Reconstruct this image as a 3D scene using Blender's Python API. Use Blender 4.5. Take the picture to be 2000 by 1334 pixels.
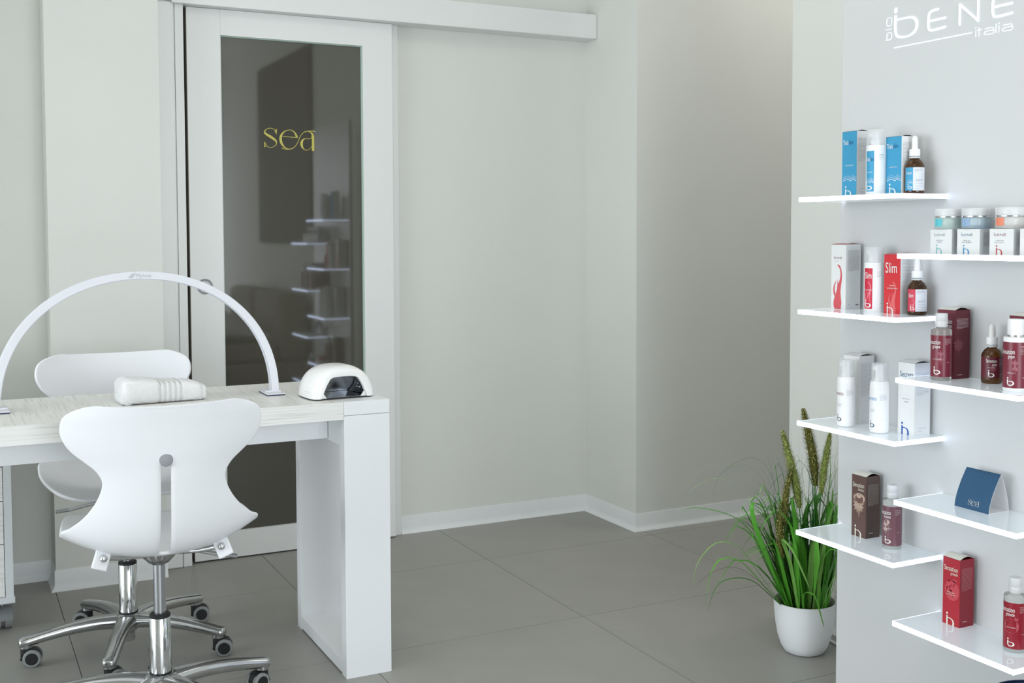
import bpy, bmesh, math, random
from mathutils import Vector, Matrix

random.seed(7)
scene = bpy.context.scene
for o in list(bpy.data.objects):
    bpy.data.objects.remove(o)
COL = scene.collection
PI = math.pi
R = math.radians

# ---------------------------------------------------------------- camera
EYE = Vector((0.0, 0.0, 1.22))
YAW, PITCH, ROLL = R(26.607), R(2.7663), R(-0.1836)
FPX = 2205.3
fw = Vector((math.sin(YAW) * math.cos(PITCH), math.cos(YAW) * math.cos(PITCH), -math.sin(PITCH)))
rt0 = Vector((math.cos(YAW), -math.sin(YAW), 0))
up0 = rt0.cross(fw)
rt = rt0 * math.cos(ROLL) + up0 * math.sin(ROLL)
up = -rt0 * math.sin(ROLL) + up0 * math.cos(ROLL)
cam_data = bpy.data.cameras.new('camera')
cam = bpy.data.objects.new('camera', cam_data)
COL.objects.link(cam)
M = Matrix((rt, up, -fw)).transposed().to_4x4()
M.translation = EYE
cam.matrix_world = M
cam_data.sensor_width = 36
cam_data.sensor_fit = 'HORIZONTAL'
cam_data.lens = FPX / 2000 * 36
cam_data.shift_y = -(667 - 564.76) / 2000
cam_data.clip_start = 0.02
scene.camera = cam

# ---------------------------------------------------------------- light
scene.view_settings.view_transform = 'Standard'
scene.view_settings.look = 'None'
scene.view_settings.gamma = 1
scene.view_settings.use_curve_mapping = False
scene.view_settings.exposure = 0.0

world = bpy.data.worlds.new('world')
scene.world = world
world.use_nodes = True
wn = world.node_tree
bg = wn.nodes['Background']
bg.inputs[0].default_value = (0.80, 0.90, 1.0, 1)
bg.inputs[1].default_value = 1.0


def area(name, loc, rot, sx, sy, power, col=(1, 1, 1)):
    d = bpy.data.lights.new(name, 'AREA')
    d.shape = 'RECTANGLE'
    d.size, d.size_y = sx, sy
    d.energy = power
    d.color = col
    o = bpy.data.objects.new(name, d)
    COL.objects.link(o)
    o.location = loc
    o.rotation_euler = rot
    return o


# daylight standing in the two shop windows (left wall and wall behind the camera)
area('window_daylight', (-4.62, 2.2, 1.19), (0, R(-90), 0), 2.1, 3.4, 150, (0.88, 0.945, 1.0))
area('window_daylight', (0.95, -3.12, 1.19), (R(90), 0, 0), 2.7, 2.1, 118, (0.88, 0.945, 1.0))
# unseen ceiling lights, the passage one added as fill
area('ceiling_fill', (0.2, 0.8, 2.86), (0, 0, 0), 1.8, 0.6, 9, (1.0, 0.965, 0.92))
area('ceiling_fill', (1.2, 2.6, 2.86), (0, 0, 0), 1.8, 0.6, 5, (1.0, 0.965, 0.92))
area('ceiling_fill', (3.5, 3.2, 2.86), (0, 0, 0), 1.2, 0.8, 11, (1.0, 0.965, 0.92))  # added to brighten the passage wall, no known lamp here


# ---------------------------------------------------------------- helpers
def lin(c):
    return tuple(((v / 255) / 12.92 if v / 255 <= 0.04045 else ((v / 255 + 0.055) / 1.055) ** 2.4) for v in c)


def mat(name, rgb, rough=0.5, metal=0.0, spec=0.5, noise=0.0, nscale=30, bump=0.0, bscale=200, stretch=(1, 1, 1),
        emit=0.0, trans=0.0, alpha=1.0, ior=1.45, coat=0.0, sheen=0.0):
    m = bpy.data.materials.new(name)
    m.use_nodes = True
    nt = m.node_tree
    b = nt.nodes['Principled BSDF']
    c = lin(rgb)
    b.inputs['Base Color'].default_value = (*c, 1)
    b.inputs['Roughness'].default_value = rough
    b.inputs['Metallic'].default_value = metal
    b.inputs['Specular IOR Level'].default_value = spec
    b.inputs['IOR'].default_value = ior
    b.inputs['Transmission Weight'].default_value = trans
    b.inputs['Alpha'].default_value = alpha
    b.inputs['Coat Weight'].default_value = coat
    b.inputs['Coat Roughness'].default_value = 0.05
    b.inputs['Sheen Weight'].default_value = sheen
    if emit:
        b.inputs['Emission Color'].default_value = (*c, 1)
        b.inputs['Emission Strength'].default_value = emit
    if noise or bump:
        tc = nt.nodes.new('ShaderNodeTexCoord')
        mp = nt.nodes.new('ShaderNodeMapping')
        mp.inputs['Scale'].default_value = stretch
        nt.links.new(tc.outputs['Object'], mp.inputs['Vector'])
    if noise:
        n = nt.nodes.new('ShaderNodeTexNoise')
        n.inputs['Scale'].default_value = nscale
        n.inputs['Detail'].default_value = 6
        n.inputs['Roughness'].default_value = 0.6
        nt.links.new(mp.outputs[0], n.inputs['Vector'])
        mr = nt.nodes.new('ShaderNodeMapRange')
        mr.inputs['From Min'].default_value = 0.3
        mr.inputs['From Max'].default_value = 0.7
        mr.inputs['To Min'].default_value = 1 - noise
        mr.inputs['To Max'].default_value = 1 + noise
        nt.links.new(n.outputs['Fac'], mr.inputs['Value'])
        mx = nt.nodes.new('ShaderNodeMix')
        mx.data_type = 'RGBA'
        mx.blend_type = 'MULTIPLY'
        mx.inputs[0].default_value = 1
        mx.inputs[6].default_value = (*c, 1)
        nt.links.new(mr.outputs[0], mx.inputs[7])
        nt.links.new(mx.outputs[2], b.inputs['Base Color'])
    if bump:
        n2 = nt.nodes.new('ShaderNodeTexNoise')
        n2.inputs['Scale'].default_value = bscale
        n2.inputs['Detail'].default_value = 4
        nt.links.new(mp.outputs[0], n2.inputs['Vector'])
        bp = nt.nodes.new('ShaderNodeBump')
        bp.inputs['Strength'].default_value = bump
        bp.inputs['Distance'].default_value = 0.002
        nt.links.new(n2.outputs['Fac'], bp.inputs['Height'])
        nt.links.new(bp.outputs[0], b.inputs['Normal'])
    return m


def wood(name, along):
    """pale grey-white laminate with long grain lines along the given axis"""
    m = bpy.data.materials.new(name)
    m.use_nodes = True
    nt = m.node_tree
    b = nt.nodes['Principled BSDF']
    b.inputs['Roughness'].default_value = 0.45
    tc = nt.nodes.new('ShaderNodeTexCoord')
    mp = nt.nodes.new('ShaderNodeMapping')
    sc = {'y': (120, 3.5, 3.5), 'x': (3.0, 190, 190)}[along]
    mp.inputs['Scale'].default_value = sc
    nt.links.new(tc.outputs['Object'], mp.inputs['Vector'])
    n = nt.nodes.new('ShaderNodeTexNoise')
    n.inputs['Scale'].default_value = 1.6
    n.inputs['Detail'].default_value = 3
    n.inputs['Roughness'].default_value = 0.55
    n.inputs['Distortion'].default_value = 0.5
    nt.links.new(mp.outputs[0], n.inputs['Vector'])
    cr = nt.nodes.new('ShaderNodeValToRGB')
    e = cr.color_ramp.elements
    e[0].position = 0.34
    e[0].color = (*lin((213, 212, 207)), 1)
    e[1].position = 0.45
    e[1].color = (*lin((232, 231, 227)), 1)
    x = cr.color_ramp.elements.new(0.62)
    x.color = (*lin((236, 236, 233)), 1)
    nt.links.new(n.outputs['Fac'], cr.inputs[0])
    nt.links.new(cr.outputs[0], b.inputs['Base Color'])
    bp = nt.nodes.new('ShaderNodeBump')
    bp.inputs['Strength'].default_value = 0.12
    bp.inputs['Distance'].default_value = 0.001
    nt.links.new(n.outputs['Fac'], bp.inputs['Height'])
    nt.links.new(bp.outputs[0], b.inputs['Normal'])
    return m


WALL = mat('wall_paint', (223, 224, 218), 0.85, noise=0.012, nscale=3, bump=0.05, bscale=260)
CEIL = mat('ceiling_paint', (232, 231, 228), 0.9, noise=0.01, nscale=3)
TILE = mat('grey_porcelain', (156, 155, 149), 0.42, spec=0.4, noise=0.045, nscale=5, bump=0.02, bscale=400)
GROUT = mat('grout', (62, 60, 55), 0.9, noise=0.05)
SKIRT = mat('skirting_vinyl', (232, 234, 234), 0.4, noise=0.01)
DOORW = mat('door_lacquer', (232, 233, 231), 0.4, noise=0.006, nscale=4)
DGLASS = mat('smoked_glass', (72, 70, 62), 0.035, ior=1.75, spec=0.5, noise=0.02, nscale=1.5)
GEDGE = mat('glass_edge_green', (168, 190, 178), 0.2, noise=0.02)
GOLD = mat('gold_vinyl', (196, 186, 86), 0.35, metal=0.0, noise=0.03)
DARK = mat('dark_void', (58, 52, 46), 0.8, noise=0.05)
DESKW = mat('desk_white', (236, 238, 240), 0.4, noise=0.006, nscale=4)
WOODY = wood('ash_laminate_top', 'y')
WOODX = wood('ash_laminate_edge', 'x')
CHAIRW = mat('chair_white_shell', (240, 241, 244), 0.38, spec=0.45, noise=0.006, nscale=6)
CHROME = mat('chrome', (225, 226, 228), 0.1, metal=1.0, noise=0.02, nscale=8)
STEEL = mat('brushed_steel', (196, 198, 204), 0.24, metal=1.0, noise=0.04, nscale=20, stretch=(1, 1, 0.1))
ALU = mat('polished_aluminium', (196, 197, 198), 0.16, metal=1.0, noise=0.06, nscale=14, bump=0.05, bscale=60)
BLACKP = mat('black_plastic', (30, 30, 32), 0.45, noise=0.05)
GREYR = mat('grey_rubber', (140, 143, 142), 0.6, noise=0.04)
GREYP = mat('grey_plastic', (150, 152, 158), 0.5, noise=0.02)
LAMPW = mat('lamp_lilac_white', (226, 227, 233), 0.45, noise=0.006)
TOWEL = mat('terry_cotton', (250, 250, 251), 0.95, noise=0.03, nscale=220, bump=1.0, bscale=420, sheen=0.4)
TOWELB = mat('towel_band_weave', (244, 244, 245), 0.9, noise=0.02, nscale=200, bump=0.6, bscale=500)
GLOSSW = mat('gloss_white_plastic', (244, 243, 242), 0.22, noise=0.005)
MIRRD = mat('dark_mirror_liner', (150, 154, 160), 0.14, metal=1.0, noise=0.05, nscale=10)
MIRRL = mat('mirror_tray', (205, 205, 205), 0.12, metal=1.0, noise=0.05)
PANELW = mat('display_board_white', (216, 217, 217), 0.32, noise=0.006, nscale=3)
ACRYL = mat('milky_acrylic', (212, 221, 226), 0.025, ior=1.85, emit=0.2, noise=0.01, nscale=4)
LED = mat('led_lit_edge', (208, 224, 255), 0.4, emit=6.5, noise=0)
LEDD = mat('led_lit_end', (214, 228, 255), 0.4, emit=3.0, noise=0)
LOGO = mat('backlit_letter', (238, 246, 255), 0.4, emit=0.4)
POTW = mat('pot_white', (236, 238, 240), 0.45, noise=0.008)
SOIL = mat('dark_soil', (40, 50, 28), 0.95, noise=0.3, nscale=60)
AMBER = mat('amber_glass', (112, 70, 28), 0.06, trans=0.85, ior=1.45, noise=0.03)
CLEARB = mat('clear_pet', (228, 230, 226), 0.08, trans=0.75, ior=1.3, noise=0.01)
FROST = mat('frosted_cap', (232, 233, 233), 0.3, alpha=0.82, noise=0.01)
CLRCAP = mat('clear_cap', (244, 246, 247), 0.12, alpha=0.28, noise=0.005)
WPLAS = mat('white_plastic', (243, 243, 243), 0.4, noise=0.006)
RUBW = mat('white_rubber', (238, 236, 233), 0.6, noise=0.01)
SILV = mat('silver_ring', (225, 226, 228), 0.12, metal=1.0, noise=0.03)
JARG = mat('green_jar_glass', (190, 216, 208), 0.08, alpha=0.5, ior=1.45, noise=0.01)
JARB = mat('blue_jar_glass', (182, 206, 220), 0.08, alpha=0.5, ior=1.45, noise=0.01)
JARO = mat('clear_jar_glass', (222, 220, 216), 0.08, alpha=0.5, ior=1.45, noise=0.01)
CREAM = mat('cream_white', (238, 238, 236), 0.5, noise=0.01)
NAVY = mat('navy_card', (40, 82, 116), 0.55, noise=0.03)
NAVYD = mat('navy_plastic', (22, 42, 78), 0.5, noise=0.04)
CARDW = mat('white_card', (236, 236, 238), 0.6, noise=0.01)
PINK = {}


def ink(rgb, rough=0.5):
    k = tuple(rgb)
    if k not in PINK:
        PINK[k] = mat('ink_%d_%d_%d' % k, k, rough, noise=0.015, nscale=40)
    return PINK[k]


class MB:
    def __init__(s):
        s.v = []
        s.f = []

    def add(s, vs, fs):
        n = len(s.v)
        s.v += [tuple(p) for p in vs]
        s.f += [tuple(i + n for i in f) for f in fs]
        return s

    def box(s, x0, y0, z0, x1, y1, z1):
        vs = [(x0, y0, z0), (x1, y0, z0), (x1, y1, z0), (x0, y1, z0), (x0, y0, z1), (x1, y0, z1), (x1, y1, z1), (x0, y1, z1)]
        return s.add(vs, [(0, 3, 2, 1), (4, 5, 6, 7), (0, 1, 5, 4), (1, 2, 6, 5), (2, 3, 7, 6), (3, 0, 4, 7)])

    def lathe(s, prof, n=32, c=(0, 0, 0), cap0=True, cap1=True):
        vs, fs = [], []
        for r, z in prof:
            for i in range(n):
                a = 2 * PI * i / n
                vs.append((c[0] + r * math.cos(a), c[1] + r * math.sin(a), c[2] + z))
        for k in range(len(prof) - 1):
            for i in range(n):
                j = (i + 1) % n
                fs.append((k * n + i, k * n + j, (k + 1) * n + j, (k + 1) * n + i))
        if cap0:
            fs.append(tuple(range(n))[::-1])
        if cap1:
            fs.append(tuple((len(prof) - 1) * n + i for i in range(n)))
        return s.add(vs, fs)

    def rings(s, rings, closed=True, cap0=True, cap1=True):
        n = len(rings[0])
        vs = [p for r in rings for p in r]
        fs = []
        for k in range(len(rings) - 1):
            for i in range(n if closed else n - 1):
                j = (i + 1) % n
                fs.append((k * n + i, k * n + j, (k + 1) * n + j, (k + 1) * n + i))
        if cap0:
            fs.append(tuple(range(n))[::-1])
        if cap1:
            fs.append(tuple((len(rings) - 1) * n + i for i in range(n)))
        return s.add(vs, fs)

    def tube(s, pts, rad, n=10):
        pts = [Vector(p) for p in pts]
        if not isinstance(rad, (list, tuple)):
            rad = [rad] * len(pts)
        rs = []
        ref = None
        for i, p in enumerate(pts):
            d = (pts[min(i + 1, len(pts) - 1)] - pts[max(i - 1, 0)]).normalized()
            if ref is None:
                ref = Vector((0, 0, 1)) if abs(d.z) < 0.9 else Vector((1, 0, 0))
            a = d.cross(ref).normalized()
            b = d.cross(a).normalized()
            ref = -b if False else ref
            rs.append([p + (a * math.cos(2 * PI * k / n) + b * math.sin(2 * PI * k / n)) * rad[i] for k in range(n)])
        return s.rings(rs)

    def build(s, name, m, parent=None, smooth=True, bevel=0.0, angle=40, seg=2):
        me = bpy.data.meshes.new(name)
        me.from_pydata(s.v, [], s.f)
        bm = bmesh.new()
        bm.from_mesh(me)
        bmesh.ops.recalc_face_normals(bm, faces=bm.faces)
        bm.to_mesh(me)
        bm.free()
        me.materials.append(m)
        if smooth:
            for p in me.polygons:
                p.use_smooth = True
            me.set_sharp_from_angle(angle=R(angle))
        o = bpy.data.objects.new(name, me)
        COL.objects.link(o)
        if parent:
            o.parent = parent
        if bevel:
            b = o.modifiers.new('bevel', 'BEVEL')
            b.width = bevel
            b.segments = seg
            b.limit_method = 'ANGLE'
            b.angle_limit = R(50)
        return o


def thing(name, label, cat, loc=(0, 0, 0), rz=0.0, group=None):
    o = bpy.data.objects.new(name, None)
    COL.objects.link(o)
    o.location = loc
    o.rotation_euler = (0, 0, rz)
    o.empty_display_size = 0.05
    o['label'] = label
    o['category'] = cat
    if group:
        o['group'] = group
    return o


def tag(o, label, cat, group=None):
    o['label'] = label
    o['category'] = cat
    if group:
        o['group'] = group
    return o


def struct(o, label=None):
    o['kind'] = 'structure'
    if label:
        o['label'] = label
    return o


def catmull(pts, n=8):
    P = [pts[0]] + list(pts) + [pts[-1]]
    out = []
    for i in range(1, len(P) - 2):
        p0, p1, p2, p3 = P[i - 1], P[i], P[i + 1], P[i + 2]
        for k in range(n):
            t = k / n
            out.append(tuple(0.5 * ((2 * b) + (-a + c) * t + (2 * a - 5 * b + 4 * c - d) * t * t + (-a + 3 * b - 3 * c + d) * t ** 3)
                             for a, b, c, d in zip(p0, p1, p2, p3)))
    out.append(tuple(pts[-1]))
    return out


# ------------------------------------------------------------ flat print
WORDS = ['Sensation', 'grape', 'chestnut', 'granade', 'Slim', 'Thala', 'slim', 'Secrets', 'SLIMOIL', 'CONCENTRATO', 'SLIMCREAM',
         'THALACREAM', 'THALAEXTRACT', 'BODY TOUCH', 'MOUSSE', 'CREMA VISO', 'ACIDA', 'PELLE SENSIBILE', 'CREMA VISO IDRATANTE',
         'Melcap', 'OLIO CORPO', 'AL MELOGRANO', 'BAGNODOCCIA', 'ALLA CASTAGNA', 'AGLI UVA', 'b', 'e', 'n', 'é', 'ENÉ', '200 ml']
GLYPH = {}
_tmp = []
for w_ in WORDS:
    cu = bpy.data.curves.new('t', 'FONT')
    cu.body = w_
    cu.size = 1.0
    cu.resolution_u = 3
    ob = bpy.data.objects.new('t', cu)
    COL.objects.link(ob)
    _tmp.append((w_, ob, cu))
_dg = bpy.context.evaluated_depsgraph_get()
for w_, ob, cu in _tmp:
    ev = ob.evaluated_get(_dg)
    me = ev.to_mesh()
    vs = [(v.co.x, v.co.y) for v in me.vertices]
    fs = [tuple(p.vertices) for p in me.polygons]
    ev.to_mesh_clear()
    x0 = min(v[0] for v in vs)
    GLYPH[w_] = ([(v[0] - x0, v[1]) for v in vs], fs, max(v[0] for v in vs) - x0)
for w_, ob, cu in _tmp:
    bpy.data.objects.remove(ob)
    bpy.data.curves.remove(cu)


class P2:
    """flat artwork in (u, v) metres"""

    def __init__(s):
        s.v = []
        s.f = []

    def add(s, vs, fs):
        n = len(s.v)
        s.v += list(vs)
        s.f += [tuple(i + n for i in f) for f in fs]
        return s

    def rect(s, u0, v0, u1, v1, nu=1):
        vs = []
        for i in range(nu + 1):
            u = u0 + (u1 - u0) * i / nu
            vs += [(u, v0), (u, v1)]
        return s.add(vs, [(2 * i, 2 * i + 2, 2 * i + 3, 2 * i + 1) for i in range(nu)])

    def text(s, w, u, v, width=None, height=None, align='l'):
        g = GLYPH[w]
        sx = width / g[2] if width else height
        sy = height if height else sx
        off = {'l': 0, 'c': -g[2] * sx / 2, 'r': -g[2] * sx}[align]
        return s.add([(u + off + p[0] * sx, v + p[1] * sy) for p in g[0]], g[1])

    def stroke(s, pts, w, smooth=True, n=6, caps=True):
        wl = w if isinstance(w, (list, tuple)) else [w] * len(pts)
        q = [(p[0], p[1], ww) for p, ww in zip(pts, wl)]
        if smooth and len(q) > 2:
            q = catmull(q, n)
        if caps:
            def cap(a, b):
                d = Vector((a[0] - b[0], a[1] - b[1]))
                if d.length:
                    d.normalize()
                r = a[2] / 2
                return [(a[0] + d.x * r * k, a[1] + d.y * r * k, a[2] * math.sqrt(max(0, 1 - k * k))) for k in (0.5, 0.85, 1.0)]
            q = cap(q[0], q[1])[::-1] + q + cap(q[-1], q[-2])
        L, Rr = [], []
        for i, p in enumerate(q):
            a, b = q[max(i - 1, 0)], q[min(i + 1, len(q) - 1)]
            d = Vector((b[0] - a[0], b[1] - a[1]))
            if d.length == 0:
                d = Vector((1, 0))
            d.normalize()
            nx, ny = -d.y * p[2] / 2, d.x * p[2] / 2
            L.append((p[0] + nx, p[1] + ny))
            Rr.append((p[0] - nx, p[1] - ny))
        m = len(q)
        return s.add(L + Rr, [(i, i + 1, m + i + 1, m + i) for i in range(m - 1)])

    def disc(s, u, v, ru, rv=None, n=14):
        rv = rv or ru
        return s.add([(u + ru * math.cos(2 * PI * i / n), v + rv * math.sin(2 * PI * i / n)) for i in range(n)], [tuple(range(n))])

    def poly(s, pts):
        return s.add(pts, [tuple(range(len(pts)))])

    def lines(s, u0, u1, vtop, vbot, rows, seed=1, h=0.0006):
        """unreadable small print: rows of little dashes"""
        rnd = random.Random(seed)
        for r in range(rows):
            v = vtop - (vtop - vbot) * r / max(rows - 1, 1)
            u = u0
            end = u1 if r < rows - 1 else u0 + (u1 - u0) * 0.5
            while u < end - 0.0005:
                L = rnd.uniform(0.0012, 0.0042)
                s.rect(u, v, min(u + L, end), v + h)
                u += L + 0.0007
        return s

    def build(s, name, m, parent, fn, h=0.0004, thick=0.0):
        vs = [fn(u, v, h) for u, v in s.v]
        fs = list(s.f)
        me = bpy.data.meshes.new(name)
        if thick:
            n = len(vs)
            vs2 = [fn(u, v, h + thick) for u, v in s.v]
            from collections import Counter
            cnt = Counter()
            for f in fs:
                for a, b in zip(f, f[1:] + f[:1]):
                    cnt[(min(a, b), max(a, b))] += 1
            rim = [(a, b, b + n, a + n) for (a, b), c in cnt.items() if c == 1]
            vs = vs + vs2
            fs = fs + [tuple(i + n for i in f) for f in fs] + rim
        me.from_pydata(vs, [], fs)
        me.materials.append(m)
        o = bpy.data.objects.new(name, me)
        COL.objects.link(o)
        o.parent = parent
        if name in ('fine_print', 'volume_print', 'brand_line'):
            o['kind'] = 'stuff'
        return o


def face_nx(x, y_far, z0=0.0):      # a face looking to -X; u runs from far (left) to near (right)
    return lambda u, v, h: (x - h, y_far - u, z0 + v)


def face_ny(y, x0, z0=0.0):         # a face looking to -Y; u runs to +X
    return lambda u, v, h: (x0 + u, y - h, z0 + v)


def cyl(r, mid, uc=0.0, z0=0.0):    # wrapped on a cylinder; angle mid at u = uc
    return lambda u, v, h: ((r + h) * math.cos(mid + (u - uc) / r), (r + h) * math.sin(mid + (u - uc) / r), z0 + v)


def logo_ib(p, u, v, s, cropped=False):
    """round dot, stem and bowl; cropped = only the upper arch, cut by the edge below"""
    w = 0.17 * s
    p.disc(u + 0.12 * s, v + 1.12 * s, 0.115 * s)
    if cropped:
        p.stroke([(u + 0.12 * s, v + 0.88 * s), (u + 0.12 * s, v)], w, smooth=False, caps=False)
        p.stroke([(u + 0.16 * s, v + 0.68 * s), (u + 0.5 * s, v + 0.68 * s), (u + 0.78 * s, v + 0.56 * s), (u + 0.9 * s, v + 0.3 * s),
                  (u + 0.88 * s, v)], [0.09 * s, 0.09 * s, 0.14 * s, 0.2 * s, 0.2 * s], caps=False)
    else:
        p.stroke([(u + 0.12 * s, v + 0.9 * s), (u + 0.12 * s, v + 0.3 * s), (u + 0.3 * s, v + 0.08 * s), (u + 0.65 * s, v + 0.09 * s),
                  (u + 0.92 * s, v + 0.28 * s), (u + 0.88 * s, v + 0.52 * s), (u + 0.6 * s, v + 0.64 * s), (u + 0.2 * s, v + 0.62 * s)],
                 [0.18 * s, 0.15 * s, 0.12 * s, 0.14 * s, 0.2 * s, 0.17 * s, 0.1 * s, 0.07 * s], caps=False)
    return p


def flame(p, u, v, w, h):
    body = [(0.2, 0), (0.1, 0.07), (0.09, 0.15), (0.15, 0.23), (0.3, 0.32), (0.43, 0.43), (0.5, 0.54), (0.5, 0.67), (0.58, 0.585), (0.63, 0.57), (0.7, 0.63), (0.79, 0.72), (0.815, 0.8),
            (0.74, 0.9), (0.48, 0.985), (0.5, 1.0), (0.72, 0.98), (0.88, 0.9), (0.965, 0.78), (0.95, 0.66), (0.86, 0.5), (0.81, 0.39), (0.86, 0.26), (0.93, 0.15), (0.86, 0.0)]
    p.poly([(u + x * w, v + y * h) for x, y in body])
    horn = [(0.2, 0.275), (0.07, 0.36), (0.06, 0.47), (0.16, 0.56), (0.4, 0.65), (0.24, 0.54), (0.2, 0.46), (0.22, 0.38), (0.3, 0.335)]
    p.poly([(u + x * w, v + y * h) for x, y in horn])
    return p


def leaf(p, u, v, s):
    pts = []
    for i in range(22):
        a = 2 * PI * i / 22 + PI / 2
        r = s * (0.5 if i % 2 == 0 else 0.32) * (1.15 if i in (0, 4, 18) else 1.0)
        pts.append((u + r * math.cos(a), v + r * math.sin(a)))
    c = (u, v)
    n = len(p.v)
    p.v += [c] + pts
    p.f += [(n, n + 1 + i, n + 1 + (i + 1) % 22) for i in range(22)]
    p.stroke([(u, v - 0.4 * s), (u + 0.05 * s, v - 0.7 * s)], 0.05 * s, smooth=False)
    return p


def waves(p, u0, u1, v, amp, w):
    L = u1 - u0
    k = [(0, -0.4), (0.15, 0.35), (0.3, 0.75), (0.45, 0.35), (0.58, -0.3), (0.74, 0.9), (0.84, 0.2), (1.0, -0.25)]
    for j, ww in ((0, w), (1, 0.6 * w), (2, 0.35 * w)):
        p.stroke([(u0 + L * (a + 0.0), v + amp * b + j * amp * 1.1) for a, b in k], ww, caps=False)
    return p

# ================================================================ SETTING
XB0, XB1 = -4.6, 4.3       # room extents
YB0, YB1 = -3.1, 4.286
ZC = 2.9
# floor: grout bed with every tile a piece of its own
fl = MB().box(XB0, YB0, -0.05, XB1, 5.4, -0.003).build('floor', GROUT, smooth=False)
struct(fl, 'floor of large matt grey porcelain tiles')
TP = 0.742
tile_me = None
TX0, TY0 = 0.308, 3.799
i0, i1 = -7, 6
for i in range(i0, i1):
    for j in range(-10, 2):
        x0, y0 = TX0 + i * TP, TY0 + j * 0.7215
        if x0 > XB1 - 0.05 or x0 + TP < XB0 + 0.05:
            continue
        if tile_me is None:
            t = MB().box(0.001, 0.001, -0.004, TP - 0.001, 0.7215 - 0.001, 0).build('tile', TILE, fl, smooth=False, bevel=0.0006, seg=1)
            tile_me = t.data
        else:
            t = bpy.data.objects.new('tile', tile_me)
            COL.objects.link(t)
            t.parent = fl
        t.location = (x0, y0, 0)
struct(MB().box(XB0 - 0.1, YB0 - 0.1, ZC, XB1, 5.4, ZC + 0.1).build('ceiling', CEIL, smooth=False), 'plain white ceiling')


def wallbox(name, label, *b):
    return struct(MB().box(*b).build(name, WALL, smooth=False), label)


# wall that carries the sliding door, with its opening
wallbox('wall_front_left', 'off-white wall left of the sliding door', XB0, YB1, 0, 0.765, YB1 + 0.12, ZC)
wallbox('wall_front_right', 'off-white wall the sliding door slides along', 1.565, YB1, 0, 2.51, YB1 + 0.12, ZC)
wallbox('wall_front_top', 'wall strip above the door opening', 0.765, YB1, 2.06, 1.565, YB1 + 0.12, ZC)
wallbox('wall_column_left', 'shallow off-white wall pillar left of the door', 0.311, 4.13, 0, 0.684, YB1, ZC)
wallbox('wall_column_right', 'projecting wall block right of the door', 2.51, 3.88, 0, XB1, YB1 + 0.12, ZC)
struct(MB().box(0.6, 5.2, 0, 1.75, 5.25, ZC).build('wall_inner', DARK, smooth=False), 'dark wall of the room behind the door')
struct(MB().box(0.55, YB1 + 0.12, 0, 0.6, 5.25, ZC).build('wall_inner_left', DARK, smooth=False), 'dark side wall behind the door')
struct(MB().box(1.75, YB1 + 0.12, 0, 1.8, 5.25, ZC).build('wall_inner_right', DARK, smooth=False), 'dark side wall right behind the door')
# right-hand wall behind the display panel; ends before the passage
wallbox('wall_right', 'off-white wall behind the display panel', 2.4, YB0, 0, 2.55, 2.812, ZC)
wallbox('wall_passage_end', 'end wall of the side passage', XB1 - 0.1, YB0, 0, XB1, 3.88, ZC)
# left wall and wall behind the camera, each with a shop window opening
WZ0, WZ1 = 0.08, 2.3
wl = MB().box(XB0 - 0.12, YB0, 0, XB0, YB1, WZ0).box(XB0 - 0.12, YB0, WZ1, XB0, YB1, ZC)
wl.box(XB0 - 0.12, YB0, WZ0, XB0, 0.44, WZ1).box(XB0 - 0.12, 3.96, WZ0, XB0, YB1, WZ1)
struct(wl.build('wall_left', WALL, smooth=False), 'left wall with shop window opening')
wb = MB().box(XB0, YB0 - 0.12, 0, 2.4, YB0, WZ0).box(XB0, YB0 - 0.12, WZ1, 2.4, YB0, ZC)
wb.box(XB0, YB0 - 0.12, WZ0, -0.46, YB0, WZ1).box(2.36, YB0 - 0.12, WZ0, 2.4, YB0, WZ1)
struct(wb.build('wall_back', WALL, smooth=False), 'wall behind the viewer with shop window opening')
a_, b_ = XB0 - 0.1, XB0 - 0.04
w1 = MB().box(a_, 0.44, WZ0, b_, 0.5, WZ1).box(a_, 3.9, WZ0, b_, 3.96, WZ1).box(a_, 0.5, WZ0, b_, 3.9, WZ0 + 0.06).box(a_, 0.5, WZ1 - 0.06, b_, 3.9, WZ1).box(a_, 2.17, WZ0 + 0.06, b_, 2.23, WZ1 - 0.06)
struct(w1.build('window_1', DOORW, smooth=False), 'white frame of the left shop window')
a_, b_ = YB0 - 0.1, YB0 - 0.04
w2 = MB().box(-0.46, a_, WZ0, -0.4, b_, WZ1).box(2.3, a_, WZ0, 2.36, b_, WZ1).box(-0.4, a_, WZ0, 2.3, b_, WZ0 + 0.06).box(-0.4, a_, WZ1 - 0.06, 2.3, b_, WZ1).box(0.92, a_, WZ0 + 0.06, 0.98, b_, WZ1 - 0.06)
struct(w2.build('window_2', DOORW, smooth=False), 'white frame of the shop window behind the viewer')

wallbox('wall_added_light_block', 'unseen wall added left of the desk to block window light', -0.5, 3.9, 0, -0.38, YB1, ZC)  # added out of view, keeps grazing window light off the far left wall

# skirting: flat strip with a flared foot, one run per wall face
SK = [(0.0, 0.0), (0.0165, 0.0), (0.0155, 0.003), (0.010, 0.009), (0.0065, 0.016), (0.0045, 0.024), (0.004, 0.068), (0.003, 0.071), (0.0, 0.071)]


def skirt(name, label, p0, p1, nrm, e0=0.0, e1=0.0):
    """e0/e1: how much the foot runs past the ends (mitre), + outside corner, - inside corner"""
    d = (Vector(p1) - Vector(p0)).normalized()
    n = Vector(nrm)
    r0 = [tuple(Vector(p0) + n * a - d * (a * e0)) [:2] + (z,) for a, z in SK]
    r1 = [tuple(Vector(p1) + n * a + d * (a * e1)) [:2] + (z,) for a, z in SK]
    return struct(MB().rings([r0, r1]).build(name, SKIRT, angle=30), label)


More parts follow.
